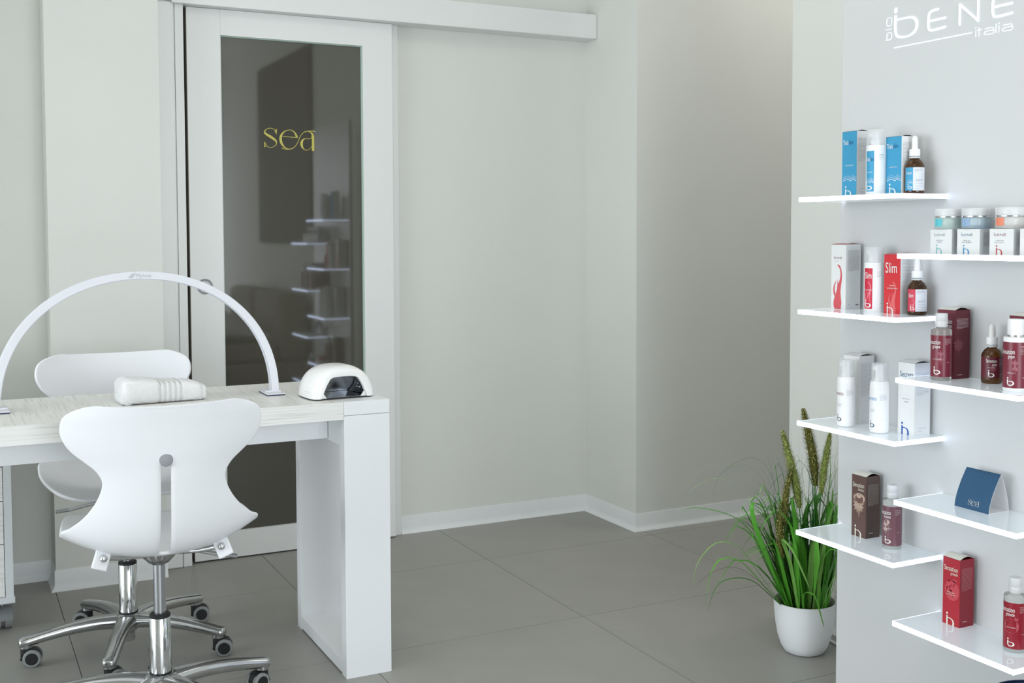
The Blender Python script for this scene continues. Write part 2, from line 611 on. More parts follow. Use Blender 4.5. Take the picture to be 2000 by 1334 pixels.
skirt('baseboard_front_right', 'white cove skirting right of the door', (1.634, YB1, 0), (2.51, YB1, 0), (0, -1, 0), 0, -1)
skirt('baseboard_block_side', 'white cove skirting on the side of the wall block', (2.51, YB1, 0), (2.51, 3.88, 0), (-1, 0, 0), -1, 1)
skirt('baseboard_block_front', 'white cove skirting along the passage wall', (2.51, 3.88, 0), (XB1 - 0.1, 3.88, 0), (0, -1, 0), 1, 0)
skirt('baseboard_pillar_front', 'white cove skirting on the left pillar', (0.311, 4.13, 0), (0.684, 4.13, 0), (0, -1, 0), 1, 0)
skirt('baseboard_pillar_side', 'white cove skirting on the pillar side', (0.311, YB1, 0), (0.311, 4.13, 0), (-1, 0, 0), -1, 1)
skirt('baseboard_front_left', 'white cove skirting at far left', (-0.38, YB1, 0), (0.311, YB1, 0), (0, -1, 0), 0, -1)
skirt('baseboard_right', 'white cove skirting behind the flower pot', (2.4, 2.812, 0), (2.4, YB0, 0), (-1, 0, 0), 0, 0)

# trims of the door opening
struct(MB().box(0.690, 4.205, 0, 0.753, YB1, 2.06).build('trim_1', DOORW, bevel=0.006), 'white door casing left, outer board')
struct(MB().box(0.755, 4.213, 0, 0.786, YB1 + 0.12, 2.06).build('trim_2', DOORW, bevel=0.002), 'white door jamb left')
struct(MB().box(1.555, 4.268, 0, 1.632, YB1, 2.06).build('trim_3', DOORW, bevel=0.002), 'white door casing right')
struct(MB().box(0.742, 4.19, 2.053, 2.509, YB1, 2.157).build('trim_4', DOORW, bevel=0.0025), 'long white cover of the sliding rail')

# sliding door
dr = bpy.data.objects.new('door_1', None)
COL.objects.link(dr)
dr.location = (0.801, 4.238, 0.002)
struct(dr, 'white sliding door with a tall smoked glass pane')
W, H, T = 0.795, 2.05, 0.042
GX0, GX1, GZ0, GZ1 = 0.123, 0.673, 0.104, 1.956
MB().box(0, 0, 0.004, GX0, T, H).build('stile', DOORW, dr, bevel=0.0012)
MB().box(GX1, 0, 0.004, W, T, H).build('stile', DOORW, dr, bevel=0.0012)
MB().box(-0.0008, 0.0015, 0.006, -0.0001, T - 0.001, H - 0.002).build('edge_strip', ink((150, 141, 132)), dr, smooth=False)
MB().box(GX0, 0, GZ1, GX1, T, H).build('top_rail', DOORW, dr, smooth=False)
MB().box(GX0, 0, 0.004, GX1, T, GZ0).build('bottom_rail', DOORW, dr, smooth=False)
MB().box(GX0, 0.012, GZ0, GX1, 0.02, GZ1).build('glass_pane', DGLASS, dr, smooth=False)
for b in ((GX0, GZ0, GX0 + 0.003, GZ1), (GX1 - 0.006, GZ0, GX1, GZ1), (GX0 + 0.003, GZ1 - 0.004, GX1 - 0.006, GZ1)):
    MB().box(b[0], 0.009, b[1], b[2], 0.0119, b[3]).build('glass_bead', GEDGE, dr, smooth=False)
hd = MB()
rs = []
for r_, y_ in ((0.0285, -0.0002), (0.0285, -0.0025), (0.0265, -0.004), (0.0225, -0.003), (0.0205, 0.0015)):
    rs.append([(0.052 + r_ * math.cos(2 * PI * k / 32), y_, 1.03 + r_ * math.sin(2 * PI * k / 32)) for k in range(32)])
hd.rings(rs, cap0=False, cap1=False)
hp = hd.build('flush_handle', GREYP, dr)
MB().rings([[(0.052 + 0.0212 * math.cos(2 * PI * k / 32), y_, 1.03 + 0.0212 * math.sin(2 * PI * k / 32)) for k in range(32)] for y_ in (-0.0008, -0.0002)]).build('handle_cup', ink((205, 208, 208)), hp)

# the word on the glass, drawn stroke by stroke (units: crop pixels -> metres)
def sea(scale):
    K = scale
    out = []

    def q(*a):
        return [((x - 230) * K, (860 - y) * K) for x, y in a]
    s = P2()
    s.stroke(q((575, 330), (480, 262), (380, 250), (280, 300), (245, 370), (300, 430), (420, 500), (530, 580), (572, 650), (540, 740), (420, 800), (320, 775), (255, 720)),
             [9 * K, 16 * K, 16 * K, 20 * K, 42 * K, 62 * K, 70 * K, 58 * K, 30 * K, 15 * K, 14 * K, 15 * K, 30 * K], caps=False)
    s.poly(q((590, 255), (578, 425), (520, 322)))
    s.poly(q((232, 625), (310, 750), (230, 800)))
    out.append(s)
    e = P2()
    e.stroke(q((1150, 478), (1100, 360), (1010, 290), (920, 282), (800, 330), (710, 440), (690, 560), (720, 680), (800, 780), (900, 825)),
             [62 * K, 38 * K, 20 * K, 15 * K, 30 * K, 58 * K, 72 * K, 60 * K, 30 * K, 12 * K], caps=False)
    e.stroke(q((735, 470), (1180, 492)), 15 * K, smooth=False, caps=False)
    e.stroke(q((715, 802), (800, 828), (900, 835), (1020, 805), (1120, 720), (1190, 590), (1250, 450), (1340, 340), (1440, 298), (1560, 285), (1680, 293)),
             [15 * K, 19 * K, 26 * K, 20 * K, 17 * K, 16 * K, 16 * K, 17 * K, 20 * K, 22 * K, 22 * K], caps=False)
    out.append(e)
    a = P2()
    a.stroke(q((1490, 305), (1570, 345), (1608, 430), (1612, 560), (1612, 860)), [16 * K, 40 * K, 64 * K, 68 * K, 68 * K], caps=False)
    a.stroke(q((1580, 450), (1540, 500), (1480, 515), (1380, 515), (1310, 570), (1282, 660), (1300, 750), (1350, 820), (1420, 845), (1510, 810), (1578, 720)),
             [11 * K, 13 * K, 16 * K, 22 * K, 55 * K, 72 * K, 55 * K, 22 * K, 14 * K, 12 * K, 10 * K], caps=False)
    out.append(a)
    return out


for l_ in sea(0.0778 / 590):
    l_.build('gold_letter', GOLD, dr, lambda u, v, h: (1.0842 - 0.801 + u * 1.04, 0.012 - h, 1.5425 + v), h=0.0006)

# big dark canvas on the right wall (seen mirrored in the door glass)
pt = thing('wall_painting', 'large dark canvas on the right wall, mirrored in the door glass', 'painting', (2.4, -0.25, 1.88))
MB().box(-0.03, -0.75, -0.71, 0, 0.75, 0.71).build('canvas', mat('dark_paint', (58, 52, 42), 0.7, noise=0.35, nscale=6, stretch=(1, 1, 0.3)), pt, bevel=0.003)
MB().box(-0.022, -0.76, -0.72, -0.001, 0.76, -0.711).build('frame_bar', DARK, pt)
MB().box(-0.022, -0.76, 0.711, -0.001, 0.76, 0.72).build('frame_bar', DARK, pt)

# sofa below the canvas with a crumpled white throw (both only mirrored in the door glass)
SOFA = mat('taupe_fabric', (158, 152, 142), 0.9, noise=0.1, nscale=60, bump=0.3, bscale=300)
so = thing('sofa', 'light taupe sofa below the dark canvas, mirrored in the door glass', 'sofa', (1.98, -0.35, 0))
MB().box(-0.36, -0.85, 0.10, 0.38, 0.85, 0.30).build('base', SOFA, so, bevel=0.03, seg=3)
for y_ in (-0.83, 0.01):
    MB().box(-0.38, y_ - 0.0 + 0.02, 0.302, 0.16, y_ + 0.80, 0.44).build('seat_cushion', SOFA, so, bevel=0.045, seg=4)
    MB().box(0.165, y_ + 0.02, 0.302, 0.375, y_ + 0.80, 0.80).build('back_cushion', SOFA, so, bevel=0.05, seg=4)
for x_ in (-0.30, 0.32):
    for y_ in (-0.78, 0.78):
        MB().lathe([(0.02, 0), (0.03, 0.099)], 16, (x_, y_, 0)).build('leg', BLACKP, so)
rn = random.Random(21)
N_ = 26
vs, fs = [], []
for i_ in range(N_ + 1):
    for j_ in range(N_ + 1):
        u_, v_ = i_ / N_, j_ / N_
        w_ = 0.026 * math.sin(9 * u_ + 5 * v_ + 1.5 * math.sin(6 * v_)) + 0.02 * math.sin(15 * v_ - 7 * u_) + rn.uniform(-0.004, 0.004)
        e_ = min(u_, 1 - u_, v_, 1 - v_)
        vs.append((-0.26 + 0.50 * u_ + 0.03 * math.sin(8 * v_), -0.30 + 0.62 * v_ + 0.04 * math.sin(7 * u_), 0.045 + (0.13 * math.sin(PI * u_) * math.sin(PI * v_) ** 0.6) + w_ * min(1, 5 * e_)))
for i_ in range(N_):
    for j_ in range(N_):
        a_ = i_ * (N_ + 1) + j_
        fs.append((a_, a_ + 1, a_ + N_ + 2, a_ + N_ + 1))
tb = MB().add(vs, fs).build('throw_blanket', TOWEL, angle=180)
tb.location = (1.82, 0.08, 0.452)
sm = tb.modifiers.new('solid', 'SOLIDIFY')
sm.thickness = 0.02
tag(tb, 'crumpled white throw on the sofa, mirrored in the door glass', 'blanket')

# ================================================================ DISPLAY PANEL
PX = 2.085
pn = thing('display_panel', 'tall white display panel with backlit lettering at its top', 'display panel', (PX, 1.9, 0))
MB().box(0, -0.36, 0.02, 0.02, 0.35, 1.885).build('board', PANELW, pn, bevel=0.001)
MB().box(0.005, -0.3, 0, 0.25, -0.22, 0.02).build('foot', DESKW, pn)
MB().box(0.005, 0.2, 0, 0.25, 0.28, 0.02).build('foot', DESKW, pn)


def pf(u, v, h):
    return (-h, 0.35 - u, v)


LW = 0.0085
lets = []
lets.append(P2().disc(0.183, 1.7625, 0.0053, 0.0072, 18))
lets.append(P2().stroke([(0.1826, 1.7505), (0.1826, 1.716), (0.1905, 1.699), (0.221, 1.694), (0.2455, 1.7035), (0.2505, 1.7235), (0.2385, 1.7362), (0.2154, 1.739), (0.186, 1.739)],
            [0.0080, 0.0080, 0.0066, 0.0046, 0.0075, 0.0088, 0.0066, 0.0046, 0.0046], caps=False))
for dx in (0.0, 0.1832):
    z_ = lambda p: [(a + dx, b) for a, b in p]
    e1 = P2().stroke(z_([(0.3145, 1.7425), (0.294, 1.7405), (0.2868, 1.731), (0.2868, 1.7065), (0.2955, 1.6965), (0.3371, 1.6978)]), [0.0060, 0.0060, 0.0066, 0.0066, 0.0060, 0.0060])
    e1.stroke(z_([(0.2887, 1.7185), (0.3367, 1.7188)]), 0.0056, smooth=False)
    if dx:
        e1.stroke(z_([(0.308, 1.751), (0.322, 1.763)]), 0.0065, smooth=False)
    lets.append(e1)
lets.append(P2().stroke([(0.3784, 1.6965), (0.3784, 1.7405)], 0.0064, smooth=False).stroke([(0.3784, 1.7415), (0.430, 1.6965)], 0.0057, smooth=False).stroke([(0.430, 1.6965), (0.430, 1.742)], 0.0064, smooth=False))
lets.append(P2().stroke([(0.1795, 1.6725), (0.4126, 1.672)], 0.0026, smooth=False))
th = 0.0016


def ital_a(p, u):
    p.stroke([(u + 0.003, 1.6748), (u + 0.021, 1.6748), (u + 0.026, 1.672), (u + 0.026, 1.6618), (u + 0.006, 1.6618), (u + 0.001, 1.6648), (u + 0.006, 1.6688), (u + 0.026, 1.6688)], th, n=4)


it = [P2() for _ in range(6)]
it[0].stroke([(0.424, 1.6615), (0.424, 1.675)], th, smooth=False).disc(0.424, 1.6805, 0.0016)
it[1].stroke([(0.433, 1.680), (0.433, 1.6615)], th, smooth=False).stroke([(0.4285, 1.6748), (0.4405, 1.6748)], th, smooth=False)
ital_a(it[2], 0.446)
it[3].stroke([(0.479, 1.6615), (0.479, 1.681)], th, smooth=False)
it[4].stroke([(0.487, 1.6615), (0.487, 1.675)], th, smooth=False).disc(0.487, 1.6805, 0.0016)
ital_a(it[5], 0.4945)
lets += it
bo = [P2() for _ in range(3)]
bo[0].stroke([(0.1505, 1.6948), (0.1665, 1.6948), (0.1695, 1.698), (0.1695, 1.708), (0.1665, 1.7115), (0.1575, 1.7115), (0.1545, 1.708), (0.1545, 1.6965)], th, n=4)
bo[1].stroke([(0.1555, 1.720), (0.1695, 1.720)], th, smooth=False).disc(0.1512, 1.720, 0.0013)
bo[2].stroke([(0.1575, 1.7285), (0.1665, 1.7285), (0.1695, 1.732), (0.1695, 1.744), (0.1665, 1.7475), (0.1575, 1.7475), (0.1545, 1.744), (0.1545, 1.732), (0.1575, 1.7285)], th, n=4)
lets += bo
for l_ in lets:
    l_.build('backlit_letter', LOGO, pn, pf, h=0.0005, thick=0.001)

# acrylic shelves with LED edges
SH_T = 0.011
SH_D = 0.154
shelf_lab = {
    ('l', 0): 'lit acrylic shelf holding the blue cartons, highest in the left column',
    ('l', 1): 'lit acrylic shelf holding the red flame carton and red bottle',
    ('l', 2): 'lit acrylic shelf holding the white foam pump bottles',
    ('l', 3): 'lit acrylic shelf holding the brown chestnut carton, lowest in the left column',
    ('r', 0): 'lit acrylic shelf holding the small cream jars, highest in the right column',
    ('r', 1): 'lit acrylic shelf holding the burgundy grape bottles',
    ('r', 2): 'lit acrylic shelf holding the navy tent card',
    ('r', 3): 'lit acrylic shelf holding the red granade carton, lowest of all shelves'}
ZL = [1.311, 1.0275, 0.743, 0.461]
ZR = [1.174, 0.8905, 0.609, 0.327]
for side, ys, zs in (('l', (1.902, 2.234), ZL), ('r', (1.570, 1.9015), ZR)):
    for k, z in enumerate(zs):
        s = thing('acrylic_shelf', shelf_lab[(side, k)], 'shelf', (PX, ys[0], z), 0, 'lit shelves on the display panel')
        L = ys[1] - ys[0]
        MB().box(-SH_D + 0.0012, 0.0012, -SH_T, -0.0002, L - 0.0012, 0).build('slab', ACRYL, s, smooth=False)
        MB().box(-SH_D, 0, -SH_T, -SH_D + 0.0011, L, 0).build('lit_front_edge', LED, s, smooth=False)
        for y0 in (0, L - 0.0011):
            MB().box(-SH_D + 0.0012, y0, -SH_T, -0.0002, y0 + 0.0011, 0).build('lit_end_edge', LEDD, s, smooth=False)


# ================================================================ PRODUCTS
WHITE = ink((240, 240, 238))


def carton(name, label, cat, x0, y0, wx, wy, h, z, front, side, lid, group=None, rz=0.0, arch=0.006):
    """folding carton: -X face is its front (width wy), -Y face its side (width wx); local origin at base centre"""
    t = thing(name, label, cat, (x0 + wx / 2, y0 + wy / 2, z), rz, group)
    a, b = wx / 2, wy / 2
    MB().box(-a + 0.0004, -b + 0.0004, 0, a - 0.0004, b - 0.0004, h - 0.004).build('carton_core', ink(side), t, smooth=False)
    MB().box(-a, -b, 0, -a + 0.0004, b, h).build('front_panel', ink(front), t, smooth=False)
    MB().box(-a + 0.0004, -b, 0, a, -b + 0.0004, h).box(-a + 0.0004, b - 0.0004, 0, a, b, h).box(a - 0.0004, -b + 0.0004, 0, a, b - 0.0004, h).build('side_panel', ink(side), t, smooth=False)
    lm = MB()
    n = 10
    ring = []
    for i in range(n + 1):
        tt = i / n
        ring.append((-a + wx * tt, h + arch * math.sin(PI * tt) * (1 - 0.25 * tt)))
    prof = ring + [(x, zz - 0.0005) for x, zz in ring[::-1]]
    lm.rings([[(x, -b, zz) for x, zz in prof], [(x, b, zz) for x, zz in prof]])
    lm.build('lid_flap', ink(lid), t)
    return t, face_nx(-a, b), face_ny(-b, -a), wy, wx


def dropper(name, label, x, y, z, r, h, labels, group=None, spin=0.0):
    t = thing(name, label, 'bottle', (x, y, z), 0, group)
    hb = 0.60 * h
    MB().lathe([(r * 0.9, 0), (r * 0.98, 0.002), (r, 0.006), (r, 0.47 * h), (r * 0.93, 0.51 * h), (r * 0.72, 0.565 * h), (r * 0.47, hb), (r * 0.45, hb + 0.007)], 36).build('glass_body', AMBER, t)
    MB().lathe([(r * 0.55, hb + 0.002), (r * 0.57, hb + 0.004), (r * 0.55, hb + 0.006)], 32).build('neck_ring', ink((205, 210, 212)), t)
    MB().lathe([(r * 0.53, hb + 0.007), (r * 0.545, hb + 0.009), (r * 0.545, hb + 0.021), (r * 0.52, hb + 0.0235), (r * 0.3, hb + 0.0238)], 32).build('screw_collar', WPLAS, t)
    top = h
    MB().lathe([(r * 0.31, hb + 0.0236), (r * 0.31, hb + 0.033), (r * 0.28, top - 0.007), (r * 0.22, top - 0.002), (r * 0.1, top)], 24).build('rubber_bulb', RUBW, t)
    return t, r


def sleeve(t, r, z0, z1, m, a0, a1, name='label_wrap', h=0.0003):
    p = P2().rect(a0 * r, z0, a1 * r, z1, nu=max(2, int((a1 - a0) / 0.16)))
    o = p.build(name, m, t, cyl(r, 0.0), h=h)
    for q in o.data.polygons:
        q.use_smooth = True
    return o


LEFT = PI            # angle that looks to -X
SEEN = PI + 0.79     # angle that looks at the viewer
NEAR = 1.5 * PI      # angle that looks to -Y

# ---- shelf L1 : blue range
BL, BW = (64, 158, 200), (232, 233, 234)


def blue_carton(label, x0, y0, wx, wy, h, word):
    t, fr, sd, a, b = carton('carton', label, 'carton', x0, y0, wx, wy, h, ZL[0], BL, BW, (205, 215, 220), 'blue range cartons', arch=0.004)
    P2().text('Thala', 0.003, h * 0.80, height=0.016, width=0.019).build('lettering', WHITE, t, fr)
    P2().text('slim', 0.0225, h * 0.80, height=0.016, width=0.016).build('lettering_dark', ink((30, 100, 150)), t, fr)
    P2().text(word, 0.5 * a, h * 0.47, width=0.027, align='c').build('product_name', WHITE, t, fr)
    waves(P2(), 0.004, a - 0.0004, h * 0.25, 0.004, 0.0012).build('wave_print', WHITE, t, fr)
    logo_ib(P2(), 0.011, 0.0, 0.022, True).build('logo', WHITE, t, fr)
    p = P2().lines(0.005, b - 0.003, h * 0.89, h * 0.55, 17, 3)
    p.build('fine_print', ink((105, 110, 115)), t, sd)
    P2().lines(0.01, b - 0.006, h * 0.12, h * 0.07, 2, 5).build('volume_print', ink((120, 125, 130)), t, sd)
    return t


blue_carton('tall blue and white carton at the left end of the top shelf', 2.012, 2.118, 0.040, 0.050, 0.162, 'THALACREAM')
blue_carton('shorter blue and white carton beside the amber dropper bottle', 2.014, 1.974, 0.041, 0.049, 0.138, 'THALAEXTRACT')


def airless(label, x, y, z, r, h, col, kind):
    t = thing('pump_bottle', label, 'bottle', (x, y, z), 0, 'slimming pump bottles')
    hb = 0.70 * h
    MB().lathe([(r * 0.95, 0), (r, 0.002), (r, hb - 0.001), (r * 0.98, hb + 0.001), (r * 0.98, hb + 0.010), (r * 0.7, hb + 0.0105)], 40).build('body', WPLAS, t)
    MB().lathe([(r * 0.5, hb + 0.010), (r * 0.5, hb + 0.022), (r * 0.42, hb + 0.024), (r * 0.42, h - 0.009), (r * 0.38, h - 0.006)], 24).box(-r * 0.9, -0.004, h - 0.018, 0, 0.004, h - 0.008).build('pump_head', WPLAS, t)
    MB().lathe([(r, hb + 0.0112), (r, h - 0.003), (r * 0.96, h), (0.0005, h + 0.0002), (0.0005, h - 0.001), (r * 0.93, h - 0.001), (r * 0.96, h - 0.004), (r * 0.96, hb + 0.0112)], 36, cap0=False, cap1=False).build('clear_cap', CLRCAP, t)
    a0, a1 = LEFT - 0.35, SEEN - 0.15
    sleeve(t, r, 0.009, hb - 0.004, ink(col), a0, a1, 'colour_label')
    f = cyl(r, LEFT, 0)
    if kind == 'blue':
        P2().text('Thala', -0.0085, hb * 0.74, height=0.014, width=0.013).build('lettering', WHITE, t, f, h=0.0006)
        P2().text('slim', 0.0048, hb * 0.74, height=0.014, width=0.009).build('lettering_dark', ink((30, 100, 150)), t, f, h=0.0006)
        P2().text('THALACREAM', 0.0, hb * 0.49, width=0.022, align='c').build('product_name', WHITE, t, f, h=0.0006)
        waves(P2(), -0.008, r * (SEEN - 0.16 - LEFT), hb * 0.28, 0.0036, 0.001).build('wave_print', WHITE, t, f, h=0.0006)
        logo_ib(P2(), -0.006, 0.012, 0.0155).build('logo', WHITE, t, f, h=0.0006)
    else:
        P2().text('Slim', -0.005, hb * 0.74, height=0.022, width=0.018).build('lettering', WHITE, t, f, h=0.0006)
        P2().text('SLIMCREAM', 0.004, hb * 0.48, width=0.019, align='c').build('product_name', WHITE, t, f, h=0.0008)
        flame(P2(), -0.006, 0.010, 0.019, hb * 0.58).build('flame_print', ink((226, 120, 134)), t, f, h=0.0005)
        logo_ib(P2(), -0.004, 0.012, 0.0155).build('logo', WHITE, t, f, h=0.001)
    P2().lines(0.026, 0.040, hb * 0.88, hb * 0.78, 4, 9).lines(0.034, 0.042, hb * 0.2, hb * 0.1, 2, 4).build('fine_print', ink((130, 132, 136)), t, f, h=0.0005)
    return t


airless('white pump bottle with blue label between the two blue cartons', 2.000, 2.042, ZL[0], 0.0222, 0.157, BL, 'blue')


def amber_dropper(label, x, y, z, r, h, col, kind):
    t, r = dropper('dropper_bottle', label, x, y, z, r, h, None, 'amber dropper bottles')
    z0, z1 = 0.009, 0.455 * h
    f = cyl(r, LEFT, 0)
    if kind == 'grape':
        sleeve(t, r, z0 + 0.004, z1, ink((98, 34, 46), 0.35), LEFT - 0.6, NEAR + 0.65, 'wrap_label')
        P2().text('Sensation', 0.0035, z1 - 0.012, width=0.022, height=0.0105).build('lettering', WHITE, t, f, h=0.0006)
        P2().text('grape', 0.0165, z1 - 0.0185, height=0.0075, width=0.0095).build('lettering_small', WHITE, t, f, h=0.0006)
        leaf(P2(), 0.018, z0 + 0.026, 0.018).build('leaf_print', ink((128, 66, 78)), t, f, h=0.0005)
        P2().text('OLIO CORPO', 0.0145, z0 + 0.026, width=0.015, align='c').build('product_name', WHITE, t, f, h=0.0007)
        logo_ib(P2(), 0.008, z0 + 0.006, 0.0125).build('logo', WHITE, t, f, h=0.0006)
        P2().lines(0.031, 0.043, z1 - 0.006, z1 - 0.02, 6, 2).lines(0.033, 0.043, z0 + 0.012, z0 + 0.008, 2, 2).build('fine_print', ink((190, 170, 172)), t, f, h=0.0006)
    else:
        sleeve(t, r, z0, z1, ink(col), LEFT - 0.3, LEFT + 0.62, 'colour_label')
        sleeve(t, r, z0, z1, ink((222, 225, 232)), LEFT + 0.62, NEAR + 0.55, 'white_label')
        if kind == 'blue':
            P2().text('Thala', -0.004, z1 - 0.016, height=0.009, width=0.009).text('slim', 0.0058, z1 - 0.016, height=0.009, width=0.006).build('lettering', WHITE, t, f, h=0.0006)
            waves(P2(), 0.0, 0.0138, z0 + 0.017, 0.0026, 0.0006).build('wave_print', WHITE, t, f, h=0.0006)
        else:
            P2().text('Slim', -0.003, z1 - 0.019, height=0.013, width=0.0125).build('lettering', WHITE, t, f, h=0.0006)
            flame(P2(), 0.0, z0, 0.013, 0.028).build('flame_print', ink((226, 120, 134)), t, f, h=0.0005)
        logo_ib(P2(), 0.0015, z0 + 0.003, 0.010).build('logo', WHITE, t, f, h=0.0008)
        P2().lines(0.018, 0.036, z1 - 0.005, z1 - 0.009, 3, 2, 0.0005).lines(0.02, 0.037, z0 + 0.026, z0 + 0.021, 4, 7, 0.0005).lines(0.02, 0.037, z0 + 0.016, z0 + 0.004, 3, 8, 0.0006).build('fine_print', ink((120, 125, 138)), t, f, h=0.0005)
    return t


amber_dropper('amber dropper bottle with blue and white label on the top shelf', 2.040, 1.958, ZL[0], 0.0224, 0.138, BL, 'blue')

# ---- shelf L2 : red slimming range
z = ZL[1]
t, fr, sd, a, b = carton('carton', 'white carton with a large red flame print', 'carton', 2.026, 2.166, 0.049, 0.052, 0.165, z, (236, 236, 235), (226, 227, 228), (214, 120, 124), 'red range cartons', arch=0.003)
flame(P2(), 0.006, 0.001, 0.034, 0.113).build('flame_print', ink((218, 92, 100)), t, fr)
pb = P2()
logo_ib(pb, 0.010, 0.128, 0.0062)
pb.text('ENÉ', 0.0195, 0.1285, height=0.0062, width=0.0185)
pb.build('brand_lettering', ink((130, 84, 90)), t, fr)
P2().lines(0.012, 0.04, 0.122, 0.122, 1, 4).build('brand_line', ink((150, 110, 115)), t, fr)
P2().lines(0.006, b - 0.004, 0.149, 0.098, 22, 12, 0.0005).build('fine_print', ink((120, 122, 126)), t, sd)
P2().lines(0.008, 0.02, 0.012, 0.011, 1, 2).rect(0.033, 0.011, 0.043, 0.0135).build('volume_print', ink((110, 112, 118)), t, sd)
airless('white pump bottle with crimson flame label', 2.030, 2.073, z, 0.0236, 0.160, (206, 40, 66), 'red')
t, fr, sd, a, b = carton('carton', 'bright red carton with pale flame beside the dropper bottle', 'carton', 2.026, 1.984, 0.046, 0.052, 0.142, z, (214, 50, 56), (230, 231, 232), (206, 120, 124), 'red range cartons', arch=0.004)
P2().text('Slim', 0.005, 0.098, height=0.036, width=0.036).build('lettering', WHITE, t, fr)
P2().text('SLIMOIL', 0.027, 0.066, width=0.017, align='c').text('CONCENTRATO', 0.0275, 0.059, width=0.034, align='c').build('product_name', WHITE, t, fr, h=0.0008)
flame(P2(), 0.013, 0.0, 0.028, 0.078).build('flame_print', ink((226, 106, 106)), t, fr)
logo_ib(P2(), 0.010, 0, 0.021, True).build('logo', WHITE, t, fr, h=0.0008)
P2().lines(0.006, b - 0.003, 0.128, 0.076, 16, 21).build('fine_print', ink((105, 108, 114)), t, sd)
amber_dropper('amber dropper bottle with red and white label', 2.047, 1.952, z, 0.0226, 0.134, (208, 62, 84), 'red')

# ---- shelf L3 : white secrets range
z = ZL[2]


def secrets_carton(label, x0, y0, wx, wy, h, blue):
    t, fr, sd, a, b = carton('carton', label, 'carton', x0, y0, wx, wy, h, z, (236, 236, 235), (228, 229, 230), (234, 233, 231), 'white secrets cartons', arch=0.0055)
    if blue:
        P2().text('Secrets', 0.0055, h * 0.80, width=0.041, height=0.019).build('lettering', ink((60, 96, 138)), t, fr)
        logo_ib(P2(), 0.011, 0, 0.024, True).build('logo', ink((28, 84, 176)), t, fr)
        P2().text('BODY TOUCH', 0.5 * a, h * 0.49, width=0.022, align='c').text('MOUSSE', 0.5 * a, h * 0.45, width=0.014, align='c').build('product_name', ink((130, 140, 155)), t, fr)
        P2().lines(0.006, b - 0.006, h * 0.86, h * 0.56, 15, 5).lines(0.013, 0.04, h * 0.1, h * 0.06, 2, 3).build('fine_print', ink((128, 140, 160)), t, sd)
    else:
        P2().lines(0.006, b - 0.005, h * 0.88, h * 0.42, 24, 8).lines(0.01, 0.03, h * 0.04, h * 0.04, 1, 3).build('fine_print', ink((165, 168, 174)), t, sd)
    return t


secrets_carton('plain white carton with grey small print behind the foam bottles', 2.026, 2.115, 0.049, 0.055, 0.172, False)
secrets_carton('white carton with blue lettering at the right of its shelf', 2.024, 1.933, 0.051, 0.051, 0.172, True)


def foam(label, x, y, r, h, col, logo):
    t = thing('foam_pump_bottle', label, 'bottle', (x, y, z), 0, 'white foam pump bottles')
    MB().lathe([(r * 0.8, 0), (r * 0.95, 0.002), (r, 0.008), (r, 0.625 * h)], 40).build('body', WPLAS, t)
    MB().lathe([(r * 0.985, 0.6255 * h), (r * 0.99, 0.63 * h), (r * 0.975, 0.70 * h), (r * 0.93, 0.715 * h), (r * 0.9, 0.745 * h), (r * 0.6, 0.746 * h)], 40).build('collar', WPLAS, t)
    MB().lathe([(r * 0.62, 0.745 * h), (r * 0.6, 0.78 * h), (r * 0.42, 0.785 * h), (r * 0.42, 0.95 * h), (r * 0.34, 0.965 * h)], 28).box(-r * 0.75, -0.006, 0.90 * h, 0, 0.006, 0.955 * h).build('pump_head', WPLAS, t)
    MB().lathe([(r * 0.86, 0.747 * h), (r * 0.85, 0.98 * h), (r * 0.8, h), (0.0005, h + 0.0003), (0.0005, h - 0.001), (r * 0.78, h - 0.0012), (r * 0.81, 0.975 * h), (r * 0.82, 0.747 * h)], 36, cap0=False, cap1=False).build('clear_overcap', CLRCAP, t)
    f = cyl(r, LEFT, 0)
    P2().text('Secrets', -0.020, 0.475 * h, width=0.0315, height=0.0135).build('lettering', ink(col), t, f)
    P2().text('BODY TOUCH', 0.0, 0.335 * h, width=0.017, align='c').text('MOUSSE', 0.0, 0.31 * h, width=0.010, align='c').build('product_name', ink((140, 146, 160)), t, f)
    logo_ib(P2(), -0.007, 0.014, 0.0135).build('logo', ink(logo), t, f)
    P2().lines(0.019, 0.036, 0.555 * h, 0.475 * h, 8, 4, 0.0004).lines(0.026, 0.036, 0.2 * h, 0.19 * h, 1, 4, 0.0005).build('fine_print', ink((150, 156, 172)), t, f)
    return t


foam('white foam pump bottle with reddish lettering at the left of its shelf', 1.986, 2.117, 0.0224, 0.166, (150, 96, 100), (60, 60, 64))
foam('white foam pump bottle with blue lettering in the middle of its shelf', 1.992, 2.012, 0.0226, 0.167, (90, 150, 214), (40, 84, 124))

